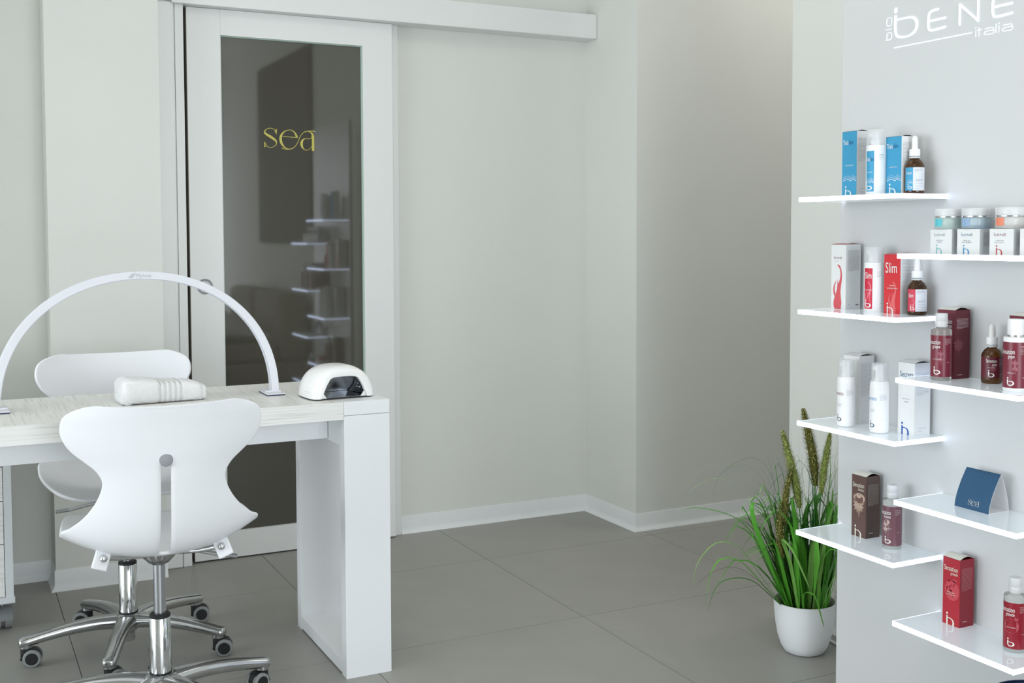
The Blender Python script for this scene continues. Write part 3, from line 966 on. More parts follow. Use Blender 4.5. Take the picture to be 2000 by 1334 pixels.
# ---- clear bottles with coloured wraps
def flip_bottle(label, x, y, z, r, h, col, name2, motif, mcol, group='clear bottles with flip caps', split=True):
    t = thing('flip_cap_bottle', label, 'bottle', (x, y, z), 0, group)
    hb = 0.775 * h
    MB().lathe([(r * 0.9, 0), (r * 0.98, 0.0015), (r, 0.004), (r, hb - 0.006), (r * 0.97, hb - 0.002), (r * 0.85, hb), (r * 0.5, hb + 0.001), (r * 0.5, hb + 0.006)], 40).build('body', CLEARB, t)
    MB().lathe([(r * 0.56, hb + 0.003), (r * 0.58, hb + 0.0045), (r * 0.585, hb + 0.016), (r * 0.57, hb + 0.0165), (r * 0.585, hb + 0.017), (r * 0.58, h - 0.002), (r * 0.54, h)], 32).build('flip_cap', FROST, t)
    z0, z1 = 0.0085, hb - 0.015
    sleeve(t, r, z0, z1, ink(col, 0.3), LEFT - 0.9, NEAR + 0.9, 'wrap_label')
    f = cyl(r, LEFT, 0)
    P2().text('Sensation', -0.016, z1 - 0.02, width=0.031, height=0.0145).build('lettering', WHITE, t, f, h=0.0006)
    g = GLYPH[name2][2]
    P2().text(name2, 0.015, z1 - 0.0285, height=0.0105, width=min(0.0185, g * 0.0085), align='r').build('lettering_small', WHITE, t, f, h=0.0006)
    m = P2()
    if motif == 'leaf':
        leaf(m, 0.016, z1 - 0.047, 0.025)
    elif motif == 'fruit':
        m.disc(0.008, z1 - 0.05, 0.0155, n=26).poly([(0.014, z1 - 0.036), (0.0165, z1 - 0.028), (0.0185, z1 - 0.033), (0.023, z1 - 0.031), (0.0205, z1 - 0.038)])
    else:
        leaf(m, 0.002, z1 - 0.05, 0.024)
        m.disc(0.005, z1 - 0.038, 0.0075, 0.006)
    m.build('motif_print', ink(mcol), t, f, h=0.0005)
    if motif == 'fruit':
        s_ = P2()
        rn = random.Random(4)
        for i in range(16):
            aa, rr = rn.uniform(0, 6.28), rn.uniform(0.002, 0.012)
            s_.disc(0.008 + rr * math.cos(aa), z1 - 0.049 + rr * math.sin(aa), 0.0014, 0.0017, 8)
        s_.build('seed_print', ink((170, 36, 54)), t, f, h=0.0007)
    P2().text('OLIO CORPO' if motif == 'fruit' else 'BAGNODOCCIA', 0.008, z1 - 0.054, width=0.018, align='c').build('product_name', WHITE, t, f, h=0.0009)
    logo_ib(P2(), 0.0005, z0 + 0.005, 0.0145).build('logo', ink((238, 235, 226)), t, f, h=0.0008)
    P2().lines(0.025, 0.040, z1 - 0.008, z1 - 0.02, 6, 6, 0.0005).lines(0.03, 0.04, z0 + 0.032, z0 + 0.032, 1, 6, 0.0008).build('fine_print', ink((222, 205, 206)), t, f, h=0.0006)
    return t


# ---- shelf L4 : chestnut
t, fr, sd, a, b = carton('carton', 'dark brown chestnut carton with a cream lid', 'carton', 2.027, 2.088, 0.046, 0.049, 0.155, ZL[3], (98, 74, 68), (84, 66, 62), (232, 229, 216), 'sensation cartons', arch=0.008)
CR = ink((236, 230, 214))
P2().text('Sensation', 0.004, 0.125, width=0.038, height=0.0165).build('lettering', CR, t, fr)
P2().text('chestnut', 0.042, 0.1165, height=0.010, width=0.020, align='r').build('lettering_small', CR, t, fr)
m = P2()
leaf(m, 0.024, 0.079, 0.040)
leaf(m, 0.013, 0.098, 0.018)
m.build('leaf_print', ink((176, 150, 134)), t, fr)
m = P2().disc(0.0275, 0.098, 0.0155, 0.0125, 24)
m.build('chestnut_print', ink((112, 84, 74)), t, fr, h=0.0006)
P2().stroke([(0.013, 0.099), (0.018, 0.107), (0.028, 0.108), (0.040, 0.104), (0.043, 0.096), (0.038, 0.089)], [0.001, 0.003, 0.0045, 0.006, 0.006, 0.001], caps=False).disc(0.025, 0.1025, 0.008, 0.005).build('husk_print', ink((196, 172, 154)), t, fr, h=0.0008)
P2().text('BAGNODOCCIA', 0.023, 0.079, width=0.024, align='c').text('ALLA CASTAGNA', 0.025, 0.074, width=0.026, align='c').build('product_name', CR, t, fr, h=0.0008)
logo_ib(P2(), 0.011, 0, 0.023, True).build('logo', CR, t, fr)
P2().lines(0.006, b - 0.005, 0.134, 0.082, 22, 7, 0.0006).build('fine_print', ink((196, 184, 172)), t, sd)
P2().lines(0.010, 0.036, 0.012, 0.012, 1, 7, 0.0015).build('volume_print', CR, t, sd)
flip_bottle('clear flip-cap bottle with mauve chestnut label', 2.030, 2.004, ZL[3], 0.0228, 0.153, (116, 78, 88), 'chestnut', 'nut', (190, 166, 158))

# ---- shelf R1 : cubes and jars
cub = [('small white cream carton with pale green emblem', 1.814, (128, 190, 192), 'ACIDA', None),
       ('small white cream carton with blue emblem', 1.738, (66, 146, 196), 'PELLE SENSIBILE', (70, 140, 190)),
       ('small white cream carton with red emblem', 1.651, (196, 72, 80), 'CREMA VISO IDRATANTE', None),
       ('small white cream carton cut off by the right picture edge', 1.574, (150, 150, 150), 'ACIDA', None)]
for lab, y0, col, wd, lidc in cub:
    t, fr, sd, a, b = carton('cream_carton', lab, 'carton', 2.006, y0, 0.058, 0.061, 0.0555, ZR[0], (232, 232, 231), (206, 208, 210), lidc or (230, 231, 230), 'small cream cartons', arch=0.0006)
    p = P2()
    logo_ib(p, 0.0115, 0.0395, 0.0062)
    p.text('ENÉ', 0.0205, 0.040, height=0.0066, width=0.022)
    p.build('brand_lettering', ink(tuple((c + 110) // 2 for c in col)), t, fr)
    P2().text('CREMA VISO', 0.026, 0.0285, width=0.02, align='c').text(wd, 0.026, 0.0245, width=0.012 if wd == 'ACIDA' else 0.026, align='c').build('product_name', ink((150, 152, 156)), t, fr)
    logo_ib(P2(), 0.0165, 0.0, 0.0165, True).build('emblem', ink(col), t, fr)
    P2().lines(0.012, 0.05, 0.046, 0.018, 12, 3, 0.0006).build('fine_print', ink((125, 130, 132)), t, sd)
for lab, x, y, gm, tc in (('frosted cream jar with turquoise tab label', 2.030, 1.845, JARG, (96, 196, 206)),
                          ('frosted cream jar with bluish glass, middle of three', 2.033, 1.772, JARB, (150, 178, 210)),
                          ('frosted cream jar with orange tab label', 2.034, 1.683, JARO, (238, 140, 108))):
    zz = ZR[0] + 0.0567
    r = 0.031
    t = thing('cream_jar', lab, 'jar', (x, y, zz), 0, 'cream jars on the cartons')
    MB().lathe([(r * 0.97, 0), (r, 0.002), (r, 0.022), (r * 0.98, 0.0238)], 40).build('glass_jar', gm, t)
    MB().lathe([(r * 0.82, 0.006), (r * 0.86, 0.009), (r * 0.86, 0.0215), (r * 0.8, 0.0225)], 36).build('cream_cup', CREAM, t)
    MB().lathe([(r * 0.965, 0.0241), (r * 0.985, 0.0245), (r * 0.985, 0.0268), (r * 0.965, 0.0271)], 40).build('silver_ring', SILV, t)
    MB().lathe([(r * 0.97, 0.0273), (r * 0.98, 0.028), (r * 0.98, 0.0425), (r * 0.95, 0.044), (r * 0.5, 0.0442)], 40).build('lid', FROST, t)
    sleeve(t, r, 0.005, 0.0215, ink(tc), LEFT - 0.4, LEFT + 0.28, 'tab_label', h=0.0006)

# ---- shelf R2 : grape
z = ZR[1]
BUR, BURS = (112, 38, 52), (96, 34, 46)


def burgundy(label, x0, y0, wx, wy, h, zz, front, side, group):
    t, fr, sd, a, b = carton('carton', label, 'carton', x0, y0, wx, wy, h, zz, front, side, (232, 229, 218), group, arch=0.007)
    P2().text('Sensation', 0.004, h * 0.80, width=0.038, height=0.0165).build('lettering', WHITE, t, fr)
    P2().text('grape', 0.042, h * 0.745, height=0.011, width=0.015, align='r').build('lettering_small', WHITE, t, fr)
    leaf(P2(), 0.012, h * 0.49, 0.032).build('leaf_print', ink((128, 66, 78)), t, sd)
    P2().lines(0.006, b - 0.006, h * 0.87, h * 0.73, 9, 8, 0.0008).build('fine_print', ink((220, 200, 202)), t, sd)
    P2().lines(0.010, 0.04, h * 0.055, h * 0.055, 1, 8, 0.0016).build('volume_print', ink((210, 180, 184)), t, sd)
    return t


burgundy('burgundy grape carton standing behind the clear bottle', 2.0265, 1.820, 0.048, 0.050, 0.156, z, BUR, BURS, 'sensation cartons')
burgundy('burgundy grape carton behind the white-capped bottle at the right edge', 2.0265, 1.630, 0.048, 0.044, 0.154, z, BUR, BURS, 'sensation cartons')
flip_bottle('clear flip-cap bottle with burgundy grape label', 1.998, 1.832, z, 0.0226, 0.150, (122, 44, 58), 'grape', 'leaf', (160, 96, 108))
amber_dropper('amber dropper bottle with burgundy grape label', 2.050, 1.738, z, 0.0219, 0.130, BUR, 'grape')
t = thing('lotion_bottle', 'white lotion bottle with silver ring and burgundy label', 'bottle', (1.996, 1.633, z))
r, h = 0.0238, 0.150
MB().lathe([(r * 0.93, 0), (r, 0.003), (r, 0.735 * h), (r * 0.96, 0.75 * h), (r * 0.6, 0.752 * h)], 40).build('body', WPLAS, t)
MB().lathe([(r * 0.66, 0.7525 * h), (r * 0.67, 0.765 * h), (r * 0.66, 0.78 * h)], 36).build('silver_ring', SILV, t)
MB().lathe([(r * 0.66, 0.781 * h), (r * 0.68, 0.79 * h), (r * 0.68, 0.985 * h), (r * 0.63, h), (r * 0.3, h + 0.0004)], 36).build('cap', WPLAS, t)
sleeve(t, r, 0.007, 0.685 * h, ink((122, 44, 58), 0.3), LEFT - 0.9, NEAR + 0.9, 'wrap_label')
f = cyl(r, LEFT, 0)
P2().text('Sensation', -0.016, 0.52 * h, width=0.031, height=0.0145).build('lettering', WHITE, t, f, h=0.0006)
P2().text('grape', 0.015, 0.465 * h, height=0.0105, width=0.0135, align='r').build('lettering_small', WHITE, t, f, h=0.0006)
leaf(P2(), 0.016, 0.36 * h, 0.025).build('leaf_print', ink((160, 96, 108)), t, f, h=0.0005)
P2().text('AGLI UVA', 0.008, 0.25 * h, width=0.014, align='c').build('product_name', WHITE, t, f, h=0.0006)
logo_ib(P2(), 0.0, 0.012, 0.0145).build('logo', WHITE, t, f, h=0.0006)
P2().lines(0.026, 0.040, 0.63 * h, 0.52 * h, 7, 6, 0.0006).lines(0.031, 0.041, 0.19 * h, 0.19 * h, 1, 6, 0.001).build('fine_print', ink((222, 205, 206)), t, f, h=0.0006)

# ---- shelf R3 : tent card (its square code is left off)
z = ZR[2]
t = thing('tent_card', 'navy folded tent card with small white lettering', 'card', (2.012, 1.707, z))
n = 10
prof = []
for i in range(n + 1):
    k = i / n
    prof.append((0.036 * (k ** 1.5) - 0.0 + 0.0, 0.083 * k))
front = [(0.004 * 0 + 0.037 * k ** 1.55, 0.084 * k) for k in [i / n for i in range(n + 1)]]
back = [(0.062 - 0.025 * k ** 1.55, 0.084 * k) for k in [i / n for i in range(n + 1)]]


def shell(pr, y0, y1, th):
    ring = pr + [(x + th, zz) for x, zz in pr[::-1]]
    return MB().rings([[(x, y0, zz) for x, zz in ring], [(x, y1, zz) for x, zz in ring]])


shell(front, 0, 0.093, 0.0006).build('card_inside', CARDW, t, angle=60)
shell(back, 0, 0.093, 0.0006).build('card_back', CARDW, t, angle=60)
MB().box(0.0005, 0, 0.0002, 0.062, 0.093, 0.0008).build('card_base', CARDW, t)
shell([(x - 0.0004, zz) for x, zz in front], 0.0002, 0.0928, 0.0003).build('card_front', NAVY, t, angle=60)


def tent(u, v, h):
    k = max(0.0, min(1.0, v / 0.084))
    return (0.037 * k ** 1.55 - 0.0004 - h, 0.093 - u, v)


for l_ in sea(0.012 / 590):
    l_.build('card_letter', ink((206, 205, 200)), t, lambda u, v, h: tent(0.036 + u, 0.009 + v, h), h=0.0006)

# ---- shelf R4 : pomegranate
z = ZR[3]
t, fr, sd, a, b = carton('carton', 'red pomegranate carton with a cream lid on the lowest shelf', 'carton', 2.028, 1.796, 0.045, 0.048, 0.155, z, (176, 36, 50), (142, 34, 48), (232, 229, 216), 'sensation cartons', arch=0.008)
P2().text('Sensation', 0.004, 0.125, width=0.038, height=0.0165).build('lettering', CR, t, fr)
P2().text('granade', 0.042, 0.1165, height=0.010, width=0.020, align='r').build('lettering_small', CR, t, fr)
P2().disc(0.0265, 0.081, 0.021, 0.0235, 30).poly([(0.028, 0.102), (0.031, 0.112), (0.034, 0.106), (0.041, 0.108), (0.038, 0.099)]).build('fruit_print', ink((198, 74, 84)), t, fr)
s_ = P2()
rn = random.Random(5)
for i in range(22):
    aa, rr = rn.uniform(0.9, 5.0), rn.uniform(0.004, 0.019)
    s_.disc(0.026 + rr * math.cos(aa), 0.085 + rr * math.sin(aa), 0.0018, 0.0023, 8)
s_.build('seed_print', ink((160, 26, 42)), t, fr, h=0.0006)
P2().text('OLIO CORPO', 0.023, 0.0745, width=0.022, align='c').text('AL MELOGRANO', 0.024, 0.0695, width=0.026, align='c').build('product_name', CR, t, fr, h=0.0008)
logo_ib(P2(), 0.011, 0, 0.023, True).build('logo', CR, t, fr, h=0.0006)
P2().lines(0.006, b - 0.005, 0.134, 0.084, 20, 9, 0.0006).build('fine_print', ink((206, 150, 156)), t, sd)
P2().lines(0.010, 0.036, 0.012, 0.012, 1, 7, 0.0015).build('volume_print', CR, t, sd)
flip_bottle('clear flip-cap bottle with red pomegranate label, cut by the right edge', 2.028, 1.648, z, 0.0229, 0.158, (148, 30, 46), 'granade', 'fruit', (184, 84, 96))

# ================================================================ DESK
DX0, DX1, DY0, DY1, DZ = -0.52, 0.956, 2.930, 3.412, 0.767
dk = thing('manicure_desk', 'white manicure desk with pale wood-grain top and open frame legs', 'desk', (0.3, 3.17, 0))


def D(x, y, z):
    return (x - 0.3, y - 3.17, z)


def dbox(x0, y0, z0, x1, y1, z1):
    return MB().box(*D(x0, y0, z0), *D(x1, y1, z1))


dbox(DX0, DY0 + 0.0015, DZ - 0.048, DX1 - 0.0008, DY1, DZ).build('desk_top', WOODY, dk, smooth=False)
dbox(DX0, DY0, DZ - 0.048, DX1 - 0.0008, DY0 + 0.0014, DZ).build('edge_band', WOODX, dk, smooth=False)
dbox(DX0, 3.079, 0.645, DX1 - 0.0005, 3.10, DZ - 0.0485).build('apron', DESKW, dk, smooth=False)
for x0 in (0.956, -0.651):
    x1 = x0 + 0.131
    dbox(x0, DY0, DZ - 0.0375, x1, DY1, DZ).build('leg_cap', DESKW, dk, bevel=0.0008)
    dbox(x0, DY0, 0, x1, DY0 + 0.04, DZ - 0.0385).build('leg_front_board', DESKW, dk, bevel=0.0008)
    dbox(x0, DY1 - 0.04, 0, x1, DY1, DZ - 0.0385).build('leg_back_board', DESKW, dk, bevel=0.0008)
    dbox(x0 + 0.001, DY0 + 0.0402, 0.004, x1 - 0.001, DY1 - 0.0402, 0.041).build('leg_bottom_board', DESKW, dk, bevel=0.0008)
    dbox(x0 + 0.001, DY0 + 0.0402, 0.641, x1 - 0.001, DY1 - 0.0402, DZ - 0.0385).build('leg_top_rail', DESKW, dk, bevel=0.0008)

# drawer unit on castors, at the left picture edge
pd = thing('drawer_unit', 'white drawer unit on grey castors, cut by the left picture edge', 'drawer unit', (-0.06, 3.96, 0))
PF = 3.75 - 3.96
bz0, bz1 = 0.094, 0.62
mb = MB().box(0.198, PF, bz0, 0.221, 0.21, bz1).box(-0.221, PF, bz0, -0.198, 0.21, bz1).box(-0.198, PF + 0.02, bz0, 0.198, 0.21, bz0 + 0.02).box(-0.198, PF + 0.02, bz1 - 0.02, 0.198, 0.21, bz1).box(-0.198, 0.19, bz0, 0.198, 0.21, bz1)
mb.box(-0.224, PF - 0.004, bz0, 0.224, PF + 0.02, bz0 + 0.019)
mb.build('carcass', ink((214, 218, 220)), pd, smooth=False)
for a_, b_ in ((0.1145, 0.276), (0.279, 0.409), (0.412, 0.515), (0.518, 0.612)):
    MB().box(-0.196, PF + 0.001, a_, 0.1962, PF + 0.02, b_).build('drawer_front', WOODX, pd, smooth=False)
for cx, cy in ((0.19, -0.15), (-0.19, -0.15), (0.19, 0.16), (-0.19, 0.16)):
    c = MB()
    for s_ in (-1, 1):
        c.rings([[(cx + s_ * 0.016 + d_, cy + 0.03 * math.cos(k * PI / 12), 0.03 + 0.03 * math.sin(k * PI / 12)) for k in range(24)] for d_ in (-0.01, 0.01)])
    w_ = c.build('castor', GREYR, pd)
    MB().rings([[(cx + d_, cy + 0.035 * math.cos(PI * k / 12), 0.032 + 0.036 * math.sin(PI * k / 12)) for k in range(13)] for d_ in (-0.028, 0.028)]).build('castor_hood', ink((128, 132, 134)), w_)
    MB().lathe([(0.008, 0.06), (0.008, 0.094)], 12, (cx, cy + 0.01, 0)).build('castor_stem', STEEL, w_)


# ================================================================ CHAIRS
def lerp_table(tab, s):
    for (s0, v0), (s1, v1) in zip(tab, tab[1:]):
        if s <= s1:
            k = (s - s0) / (s1 - s0)
            return v0 + (v1 - v0) * k
    return tab[-1][1]


# profile points: forward, height, half width, edge curl
CH = [(0.205, 0.468, 0.120, 0.004), (0.203, 0.471, 0.150, 0.006), (0.195, 0.475, 0.178, 0.009), (0.175, 0.478, 0.200, 0.014), (0.14, 0.477, 0.215, 0.022),
      (0.09, 0.470, 0.224, 0.033), (0.03, 0.459, 0.229, 0.045), (-0.03, 0.449, 0.231, 0.056), (-0.08, 0.444, 0.231, 0.066), (-0.12, 0.449, 0.230, 0.073),
      (-0.152, 0.463, 0.228, 0.074), (-0.177, 0.487, 0.221, 0.070), (-0.194, 0.518, 0.204, 0.060), (-0.205, 0.552, 0.180, 0.047), (-0.212, 0.588, 0.157, 0.037),
      (-0.217, 0.622, 0.142, 0.031), (-0.221, 0.650, 0.1385, 0.029), (-0.224, 0.675, 0.152, 0.032), (-0.227, 0.694, 0.175, 0.039), (-0.230, 0.712, 0.197, 0.046),
      (-0.233, 0.732, 0.215, 0.051), (-0.237, 0.757, 0.2265, 0.054), (-0.241, 0.782, 0.2265, 0.053), (-0.245, 0.801, 0.217, 0.049), (-0.2475, 0.814, 0.200, 0.043),
      (-0.249, 0.822, 0.180, 0.035), (-0.250, 0.826, 0.158, 0.027), (-0.2505, 0.828, 0.130, 0.018)]
SLOT0, SLOT1 = 0.458, 0.690          # slot between these heights on the back half


def make_shell(dz):
    pts = catmull(CH, 3)
    vv = [-1, -0.985, -0.94, -0.86, -0.74, -0.6, -0.45, -0.3, -0.16]
    vv = vv + ['a', 'b'] + [-v for v in vv[::-1]]
    mb = MB()
    rows = []
    for i, p in enumerate(pts):
        a, b = pts[max(i - 1, 0)], pts[min(i + 1, len(pts) - 1)]
        tx, tz = b[0] - a[0], b[1] - a[1]
        l = math.hypot(tx, tz)
        nx, nz = -tz / l * -1, tx / l * -1      # normal towards the sitter
        # forward is +, moving from front to rear tx<0: sitter side is up / forward
        nx, nz = (tz / l, -tx / l)
        row = []
        for v in vv:
            if v == 'a':
                x = -0.0105
            elif v == 'b':
                x = 0.0105
            else:
                x = v * p[2]
            k = abs(x) / p[2]
            c = p[3] * k ** 2.3
            row.append((x, p[0] + nx * c, p[1] + nz * c + dz))
        rows.append(row)
    n = len(vv)
    vs = [q for r in rows for q in r]
    fs = []
    ia = vv.index('a')
    for i in range(len(rows) - 1):
        zmid = (pts[i][1] + pts[i + 1][1]) / 2
        rear = pts[i][0] < -0.11
        for j in range(n - 1):
            if j == ia and rear and SLOT0 < zmid < SLOT1:
                continue
            fs.append((i * n + j, i * n + j + 1, (i + 1) * n + j + 1, (i + 1) * n + j))
    mb.add(vs, fs)
    return mb


def make_chair(label, loc, rz, star, dz, spins):
    t = thing('swivel_chair', label, 'chair', loc, rz, 'white swivel chairs at the desk')
    sh = make_shell(dz).build('seat_shell', CHAIRW, t, angle=180)
    so = sh.modifiers.new('solid', 'SOLIDIFY')
    so.thickness = 0.010
    so.offset = 0
    sb = sh.modifiers.new('sub', 'SUBSURF')
    sb.levels = sb.render_levels = 1
    # round cap at the head of the slot
    cz = 0.699 + dz
    MB().rings([[(0.0155 * k_ * math.cos(2 * PI * k / 28), y_, cz + 0.0155 * k_ * math.sin(2 * PI * k / 28)) for k in range(28)] for y_, k_ in ((-0.2275, 1), (-0.2345, 1), (-0.2355, 0.9))]).build('slot_cap', GREYP, t)
    # under-seat carrier: bowl, cross bars, tabs with bolts, lever
    MB().lathe([(0.016, 0.392 + dz), (0.026, 0.397 + dz), (0.04, 0.412 + dz), (0.05, 0.436 + dz)], 28).build('carrier_bowl', ALU, t)
    for sx in (-1, 1):
        MB().tube([(sx * 0.03, -0.03, 0.426 + dz), (sx * 0.09, -0.075, 0.436 + dz), (sx * 0.137, -0.112, 0.452 + dz)], 0.006, 10).build('carrier_bar', CHROME, t)
        ang = math.atan2(0.03, 0.05) * sx
        tb = MB().box(-0.019, -0.004, -0.026, 0.019, 0.004, 0.024).build('mount_tab', CHAIRW, t, bevel=0.003)
        tb.location = (sx * 0.141, -0.122, 0.452 + dz)
        tb.rotation_euler = (R(-18), R(-sx * 24), R(-sx * 14))
        bl = MB().lathe([(0.0005, -0.0095), (0.005, -0.0082), (0.0082, -0.005), (0.0095, 0), (0.0082, 0.005), (0.005, 0.0082), (0.0005, 0.0095)], 20).build('ball_bolt', CHROME, tb)
        bl.location = (0, -0.011, 0.0)
    MB().tube([(0.03, 0.01, 0.424 + dz), (0.10, -0.005, 0.415 + dz), (0.155, -0.02, 0.402 + dz)], 0.0052, 10).build('height_lever', CHROME, t)
    MB().tube([(0.155, -0.02, 0.402 + dz), (0.19, -0.03, 0.398 + dz)], 0.0055, 10).build('lever_tip', STEEL, t)
    # column
    MB().lathe([(0.0148, 0.255), (0.0148, 0.40 + dz)], 24).build('gas_lift', STEEL, t)
    MB().lathe([(0.0258, 0.1175), (0.0258, 0.2565), (0.025, 0.2575)], 32).build('column_sleeve', CHROME, t)
    MB().lathe([(0.0262, 0.2577), (0.0262, 0.263), (0.022, 0.2675), (0.0155, 0.268)], 32).build('sleeve_collar', BLACKP, t)
    MB().lathe([(0.0275, 0.1135), (0.0275, 0.1173)], 32).build('sleeve_gasket', BLACKP, t)
    MB().lathe([(0.016, 0.03), (0.018, 0.032), (0.018, 0.055), (0.03, 0.066), (0.045, 0.082), (0.048, 0.098), (0.036, 0.112), (0.0285, 0.1134)], 32).build('base_hub', ALU, t)
    for q in range(5):
        a = R(star + 72 * q) - rz
        ca, sa = math.cos(a), math.sin(a)
        path = [(0.015, 0.090, 0.033, 0.0215), (0.05, 0.092, 0.0285, 0.0205), (0.10, 0.0935, 0.0245, 0.0185), (0.16, 0.0895, 0.0220, 0.0170), (0.22, 0.081, 0.0205, 0.0155), (0.262, 0.0735, 0.0198, 0.0145), (0.290, 0.069, 0.0185, 0.0130), (0.2985, 0.0675, 0.012, 0.010)]
        rs = []
        for r_, z_, w_, h_ in catmull(path, 3):
            ring = []
            for k in range(16):
                b = 2 * PI * k / 16
                cx, cz_ = math.cos(b), math.sin(b)
                u = w_ * (abs(cx) ** 0.75) * (1 if cx > 0 else -1)
                v = h_ * (abs(cz_) ** 0.85) * (1 if cz_ > 0 else -1)
                ring.append((ca * r_ - sa * u, sa * r_ + ca * u, z_ + v))
            rs.append(ring)
        arm = MB().rings(rs).build('base_arm', ALU, t, angle=60)
        ex, ey = 0.279 * ca, 0.279 * sa
        MB().lathe([(0.0165, 0.0525), (0.0178, 0.054), (0.0178, 0.070)], 24, (ex, ey, 0)).build('arm_socket', ALU, arm)
        # castor
        sp = R(spins[q]) - rz
        cs = bpy.data.objects.new('castor', None)
        co = MB()
        rs = []
        for d_ in (-0.0135, 0.0135):
            rs.append([(0.014 + 0.0265 * math.cos(k * PI / 9 - 0.15), d_, 0.0255 + 0.0265 * math.sin(k * PI / 9 - 0.15)) for k in range(10)] + [(-0.016, d_, 0.022), (0.002, d_, 0.012), (0.012, d_, 0.03)])
        hood = MB().rings(rs)
        hood.lathe([(0.0155, 0.018), (0.0155, 0.0515)], 20)
        hood = hood.build('castor', BLACKP, t)
        hood.location = (ex, ey, 0)
        hood.rotation_euler = (0, 0, sp)
        for d0, d1 in ((-0.022, -0.008), (0.008, 0.022)):
            wv = MB()
            ring = lambda rr, d_: [(0.017 + rr * math.cos(2 * PI * k / 28), d_, 0.0248 + rr * math.sin(2 * PI * k / 28)) for k in range(28)]
            wv.rings([ring(0.0222, d0), ring(0.0247, d0 + 0.0025), ring(0.0247, d1 - 0.0025), ring(0.0222, d1)])
            wv.build('wheel_tread', GREYR, hood)
            MB().rings([ring(0.0172, d0 - 0.0008), ring(0.0172, d1 + 0.0008)]).build('wheel_face', BLACKP, hood)
    return t


make_chair('white swivel chair with its back to the viewer, in front of the desk', (0.462, 2.92, 0), R(-4), 12, 0.0, (205, 20, -75, 30, -60))
make_chair('white swivel chair facing the viewer, behind the desk', (0.455, 3.44, 0), R(180), 180, 0.028, (-12, 10, -14, -10, 160))

# ================================================================ ARCH LAMP
lm = thing('arch_desk_lamp', 'slim white arched lamp spanning the desk', 'lamp', (0.468, 3.185, DZ))
hw, ht = 0.374, 0.357
def arc(off, n=64):
    out = []
    for i in range(n + 1):
        a = PI * i / n
        # super-elliptic arch, steep feet
        ca, sa = math.cos(a), math.sin(a)
        x = hw * (1 if ca >= 0 else -1) * abs(ca) ** 0.97
        zz = ht * sa ** 0.93 if sa > 0 else 0.0
        out.append((x, zz))
    res = []
    for i, p in enumerate(out):
        q0, q1 = out[max(i - 1, 0)], out[min(i + 1, n)]
        tx, tz = q1[0] - q0[0], q1[1] - q0[1]
        l = math.hypot(tx, tz)
        res.append((p[0] - (-tz / l) * 0 + (tz / l) * off, p[1] - (tx / l) * off))
    res[0] = (out[0][0] + off, 0)
    res[-1] = (out[-1][0] - off, 0)
    return res


o_, i_ = arc(0.0), arc(-0.0208)
mb = MB()
dy = 0.017
rs = [[(a[0], -dy, max(a[1], 0.006)), (a[0], dy, max(a[1], 0.006)), (b[0], dy, max(b[1], 0.006)), (b[0], -dy, max(b[1], 0.006))] for a, b in zip(o_, i_)]
mb.rings(rs).build('arch', LAMPW, lm, angle=30, bevel=0.0012)
i2 = arc(-0.0210)
i3 = arc(-0.0222)
MB().rings([[(a[0], -dy * 0.55, max(a[1], 0.012)), (a[0], dy * 0.55, max(a[1], 0.012)), (b[0], dy * 0.55, max(b[1], 0.012)), (b[0], -dy * 0.55, max(b[1], 0.012))] for a, b in zip(i2[2:-2], i3[2:-2])]).build('light_diffuser', ink((214, 216, 226)), lm, angle=30)
for fx in (-0.357, 0.357):
    fb = MB().box(fx - 0.026, -0.05, 0.003, fx + 0.026, 0.05, 0.0065).build('foot_plate', LAMPW, lm, bevel=0.0015)
    MB().box(fx - 0.025, -0.049, 0, fx + 0.025, 0.049, 0.0029).build('rubber_pad', NAVYD, fb)
    MB().box(fx - 0.022, -0.02, 0.0066, fx + 0.022, 0.02, 0.012).build('foot_bracket', LAMPW, fb, bevel=0.001)


def fl_(u, v, h):
    return (u, -dy - 0.0004 - h, v)


p = P2().text('Melcap', -0.012, ht - 0.0150, width=0.039, height=0.0125)
p.stroke([(-0.030, ht - 0.0175), (-0.025, ht - 0.010), (-0.014, ht - 0.0035)], [0.003, 0.003, 0.0005], caps=False)
p.stroke([(-0.024, ht - 0.0175), (-0.020, ht - 0.0115), (-0.012, ht - 0.0055)], [0.003, 0.003, 0.0005], caps=False)
p.lines(-0.010, 0.014, ht - 0.0182, ht - 0.0182, 1, 3, 0.0008)
p.build('lamp_lettering', ink((186, 187, 196)), lm, lambda u, v, h: (u, -dy - 0.0003 - h, v), h=0.0003)

# ================================================================ NAIL DRYER
nd = thing('nail_dryer', 'glossy white domed nail dryer with dark mirrored opening', 'nail dryer', (0.972, 3.062, DZ), R(4))
AX, AZ = 0.094, 0.088


def dome(sx, sz, y, n=28, bx=0.0):
    out = []
    for k in range(n + 1):
        a = PI * k / n
        ca, sa = math.cos(a), math.sin(a)
        out.append((sx * (1 if ca >= 0 else -1) * abs(ca) ** 0.86 + bx, y, 0.004 + sz * (sa ** 0.9 if sa > 0 else 0)))
    return out


GATE = catmull([(1, 0), (0.87, 0.36), (0.7, 0.74), (0.45, 0.97), (-0.45, 0.97), (-0.7, 0.74), (-0.87, 0.36), (-1, 0)], 4)


def gate(sx, sz, y):
    """opening: slanted sides with a flat rounded top"""
    return [(sx * a, y, 0.004 + sz * b) for a, b in GATE]


